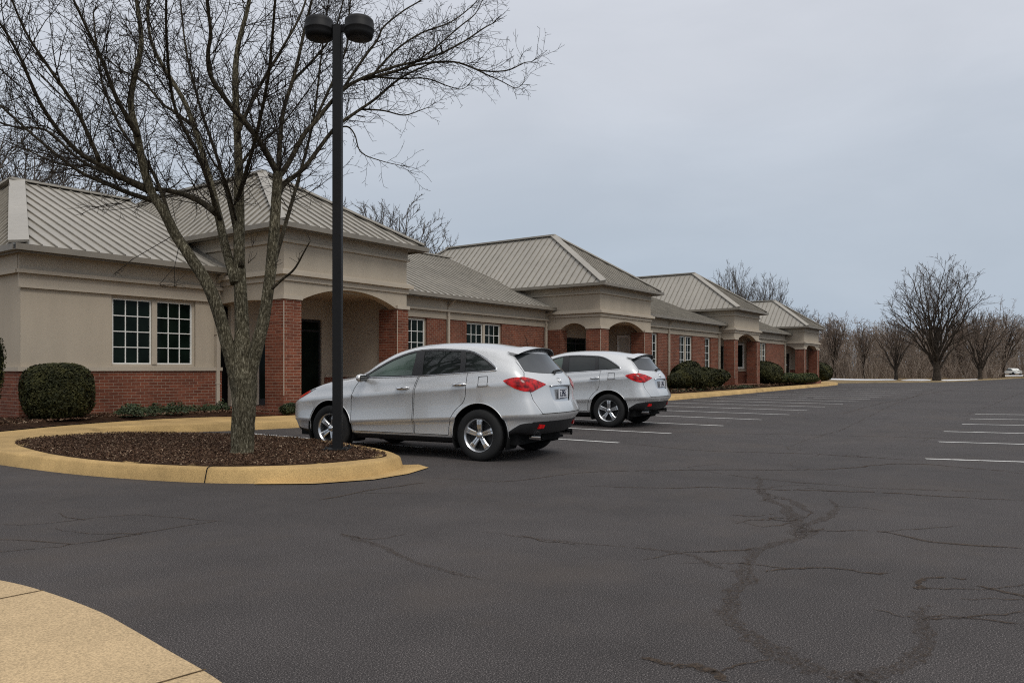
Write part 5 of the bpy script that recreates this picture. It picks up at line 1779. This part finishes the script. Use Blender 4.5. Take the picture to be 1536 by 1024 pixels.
# bumper reflectors, exhaust tips, skid trim
for sg in (1, -1):
    pts = [(.62, .465), (.52, .465), (.50, .515), (.61, .53)]
    P0 = [(tail_x(y, z) - .012, sg * y, z) for y, z in pts]; P1 = [(tail_x(y, z) + .03, sg * y, z) for y, z in pts]
    mb = MB(); mb.add(P0 + P1, [(0,1,2,3),(7,6,5,4),(0,4,5,1),(1,5,6,2),(2,6,7,3),(3,7,4,0)]); mb.build('reflector', M['red'], bmp, True)
    mb = MB()
    mb.tube([(-.62, sg*.52, .345), (-.80, sg*.52, .345)], [.045, .047], 18, cap=False); mb.tube([(-.80, sg*.52, .345), (-.62, sg*.52, .345)], [.040, .040], 18, cap=False)
    mb.build('exhaust_tip', M['chrome'], car)
# window bright strip
for sg in (1, -1):
    mb = MB()
    pts = []
    for x, z in spl([(-.255, 1.285), (-.225, 1.335), (-.085, 1.425), (.10, 1.512), (.24, 1.556), (.40, 1.578), (.8, 1.594), (1.13, 1.584), (1.38, 1.537), (1.62, 1.452), (1.85, 1.337), (2.07, 1.21)], 4):
        best = None
        for xn in np.linspace(max(x - .25, -.8), x + .4, 40):
            zz = [row_pt(q, xn)[0] for q in range(NLOW + NUP + 1)]
            e = abs(shear(xn, z) - x)
            if best is None or e < best[0]: best = (e, np.interp(z, zz, [row_pt(q, xn)[1] for q in range(NLOW + NUP + 1)]))
        pts.append((x, sg * (best[1] + .002), z))
    low = []
    for x, z in spl([(1.99, 1.163), (1.11, 1.189), (.26, 1.241), (-.17, 1.270), (-.25, 1.284)], 6):
        zz = [row_pt(q, x)[0] for q in range(NLOW + NUP + 1)]
        low.append((x, sg * (np.interp(z, zz, [row_pt(q, x)[1] for q in range(NLOW + NUP + 1)]) + .002), z))
    pts = low + pts[1:]
    mb.tube(pts, [.009] * len(pts), 6)
    mb.build('window_moulding', M['chrome'], car)

yaw1 = .14
car2 = copy_tree(car)
car.location = (9.375, 6.808, 0); car.rotation_euler = (0, 0, math.pi / 2 + yaw1)
car2.location = (15.98, 8.29, 0); car2.rotation_euler = (0, 0, math.pi / 2 + .08)
car2.scale = (1.03, 1, 1.015)
car2['label'] = 'silver SUV parked farther from the camera, partly hidden behind the nearest one'

# ---- the far white car beyond the lot: a small saloon with its parts
fc = empty('white_saloon', (0, 0, 0))
tag(fc, 'small white car far off at the edge of the woods', 'car')
prof = [(-2.1, .35), (-2.15, .75), (-1.95, .92), (-1.3, .98), (-.7, 1.38), (.3, 1.42), (1.0, .98), (1.9, .82), (2.15, .65), (2.15, .35)]
mb = MB(); 
secs = [(-.82, .93), (-.70, 1.0), (.70, 1.0), (.82, .93)]
vs = []
for y, k in secs: vs += [(x * (1 if k == 1 else .985), y, .35 + (z - .35) * k) for x, z in prof]
m = len(prof)
fs = [(i*m + j, i*m + (j+1) % m, (i+1)*m + (j+1) % m, (i+1)*m + j) for i in range(3) for j in range(m)] + [tuple(range(m)), tuple(range(4*m - 1, 3*m - 1, -1))]
mb.add(vs, fs); mb.build('body', M['white'], fc, True)
for y in (-.825, .825):
    mb = MB(); mb.prism([(-1.2, .98), (-.66, 1.30), (.22, 1.33), (.85, .98)], 'y', y - .012, y + .012); mb.build('window', M['car_glass'], fc, True)
for x in (-1.3, 1.35):
    for y in (-.78, .78):
        mb = MB(); mb.lathe([(0, -.1), (.31, -.1), (.32, 0), (.31, .1), (0, .1)], 20, 'y', (x, y, .32)); mb.build('wheel', M['rubber'], fc, True)
p = at(1518, 561, 158); fc.location = (p.x, p.y, 0); fc.rotation_euler = (0, 0, YAW + .12)
# ================================================================== light, sky, camera
w = bpy.data.worlds.new('World'); scene.world = w; w.use_nodes = True
nt = w.node_tree; bg = nt.nodes['Background']
sky = nt.nodes.new('ShaderNodeTexSky'); sky.sky_type = 'NISHITA'; sky.sun_disc = False
SUN_EL, SUN_AZ = R(52), math.atan2(-0.9, -0.35)     # direction towards the sun, behind the camera's right shoulder
sky.sun_elevation = SUN_EL; sky.sun_rotation = math.pi / 2 - SUN_AZ
sky.air_density = 1.5; sky.dust_density = 4
tc = nt.nodes.new('ShaderNodeTexCoord'); sp = nt.nodes.new('ShaderNodeSeparateXYZ'); nt.links.new(tc.outputs['Generated'], sp.inputs[0])
cl = nt.nodes.new('ShaderNodeMapping'); cl.inputs['Scale'].default_value = (1, 1, 3.2); nt.links.new(tc.outputs['Generated'], cl.inputs[0])
nz = nt.nodes.new('ShaderNodeTexNoise'); nz.inputs['Scale'].default_value = 1.7; nz.inputs['Detail'].default_value = 5; nz.inputs['Roughness'].default_value = .5
nt.links.new(cl.outputs[0], nz.inputs['Vector'])
ad = nt.nodes.new('ShaderNodeMath'); ad.operation = 'MULTIPLY_ADD'; nt.links.new(nz.outputs['Fac'], ad.inputs[0]); ad.inputs[1].default_value = .16; nt.links.new(sp.outputs['Z'], ad.inputs[2])
SKYR = ramp(nt, ad.outputs[0], [(.06, srgb(161, 177, 195)), (.16, srgb(171, 184, 199)), (.28, srgb(184, 193, 205)), (.42, srgb(197, 202, 211)), (.56, srgb(206, 209, 217)), (.80, srgb(225, 227, 232)), (1.0, srgb(240, 241, 244))])
nk = nt.nodes.new('ShaderNodeVectorMath'); nk.operation = 'SCALE'; nt.links.new(sky.outputs[0], nk.inputs[0]); nk.inputs['Scale'].default_value = .08
out = mix(nt, .92, nk.outputs[0], SKYR)
n2 = nt.nodes.new('ShaderNodeTexNoise'); n2.inputs['Scale'].default_value = 2.6; n2.inputs['Detail'].default_value = 6; n2.inputs['Roughness'].default_value = .55; n2.inputs['Distortion'].default_value = .4
nt.links.new(cl.outputs[0], n2.inputs['Vector'])
out = mix(nt, 1.0, out, ramp(nt, n2.outputs['Fac'], [(.3, (.93, .935, .94, 1)), (.7, (1.05, 1.045, 1.04, 1))]), 'MULTIPLY')
nt.links.new(out, bg.inputs['Color']); bg.inputs['Strength'].default_value = 1.0

sd = bpy.data.lights.new('sun', 'SUN'); sd.energy = 1.3; sd.angle = R(25); sd.color = (1, .965, .91)
so = link(bpy.data.objects.new('sun', sd))
dirv = Vector((math.cos(SUN_AZ) * math.cos(SUN_EL), math.sin(SUN_AZ) * math.cos(SUN_EL), math.sin(SUN_EL)))
so.rotation_euler = dirv.to_track_quat('Z', 'Y').to_euler(); so.location = (0, -20, 40)

cd = bpy.data.cameras.new('camera'); cam = link(bpy.data.objects.new('camera', cd))
cam.location = (0, 0, CAM_H); cam.rotation_euler = (math.pi / 2, 0, YAW - math.pi / 2)
cd.sensor_width = 36; cd.lens = 36 * F_PX / 1536; cd.shift_y = (HOR - 512) / 1536
cd.clip_start = .05; cd.clip_end = 3000
scene.camera = cam
scene.view_settings.view_transform = 'Standard'; scene.view_settings.look = 'None'; scene.view_settings.gamma = 1
scene.view_settings.exposure = 0.18
scene.cycles.use_denoising = False; scene.cycles.sample_clamp_indirect = 4; scene.cycles.filter_width = 1.1
scene.cycles.max_bounces = 6; scene.cycles.transparent_max_bounces = 8
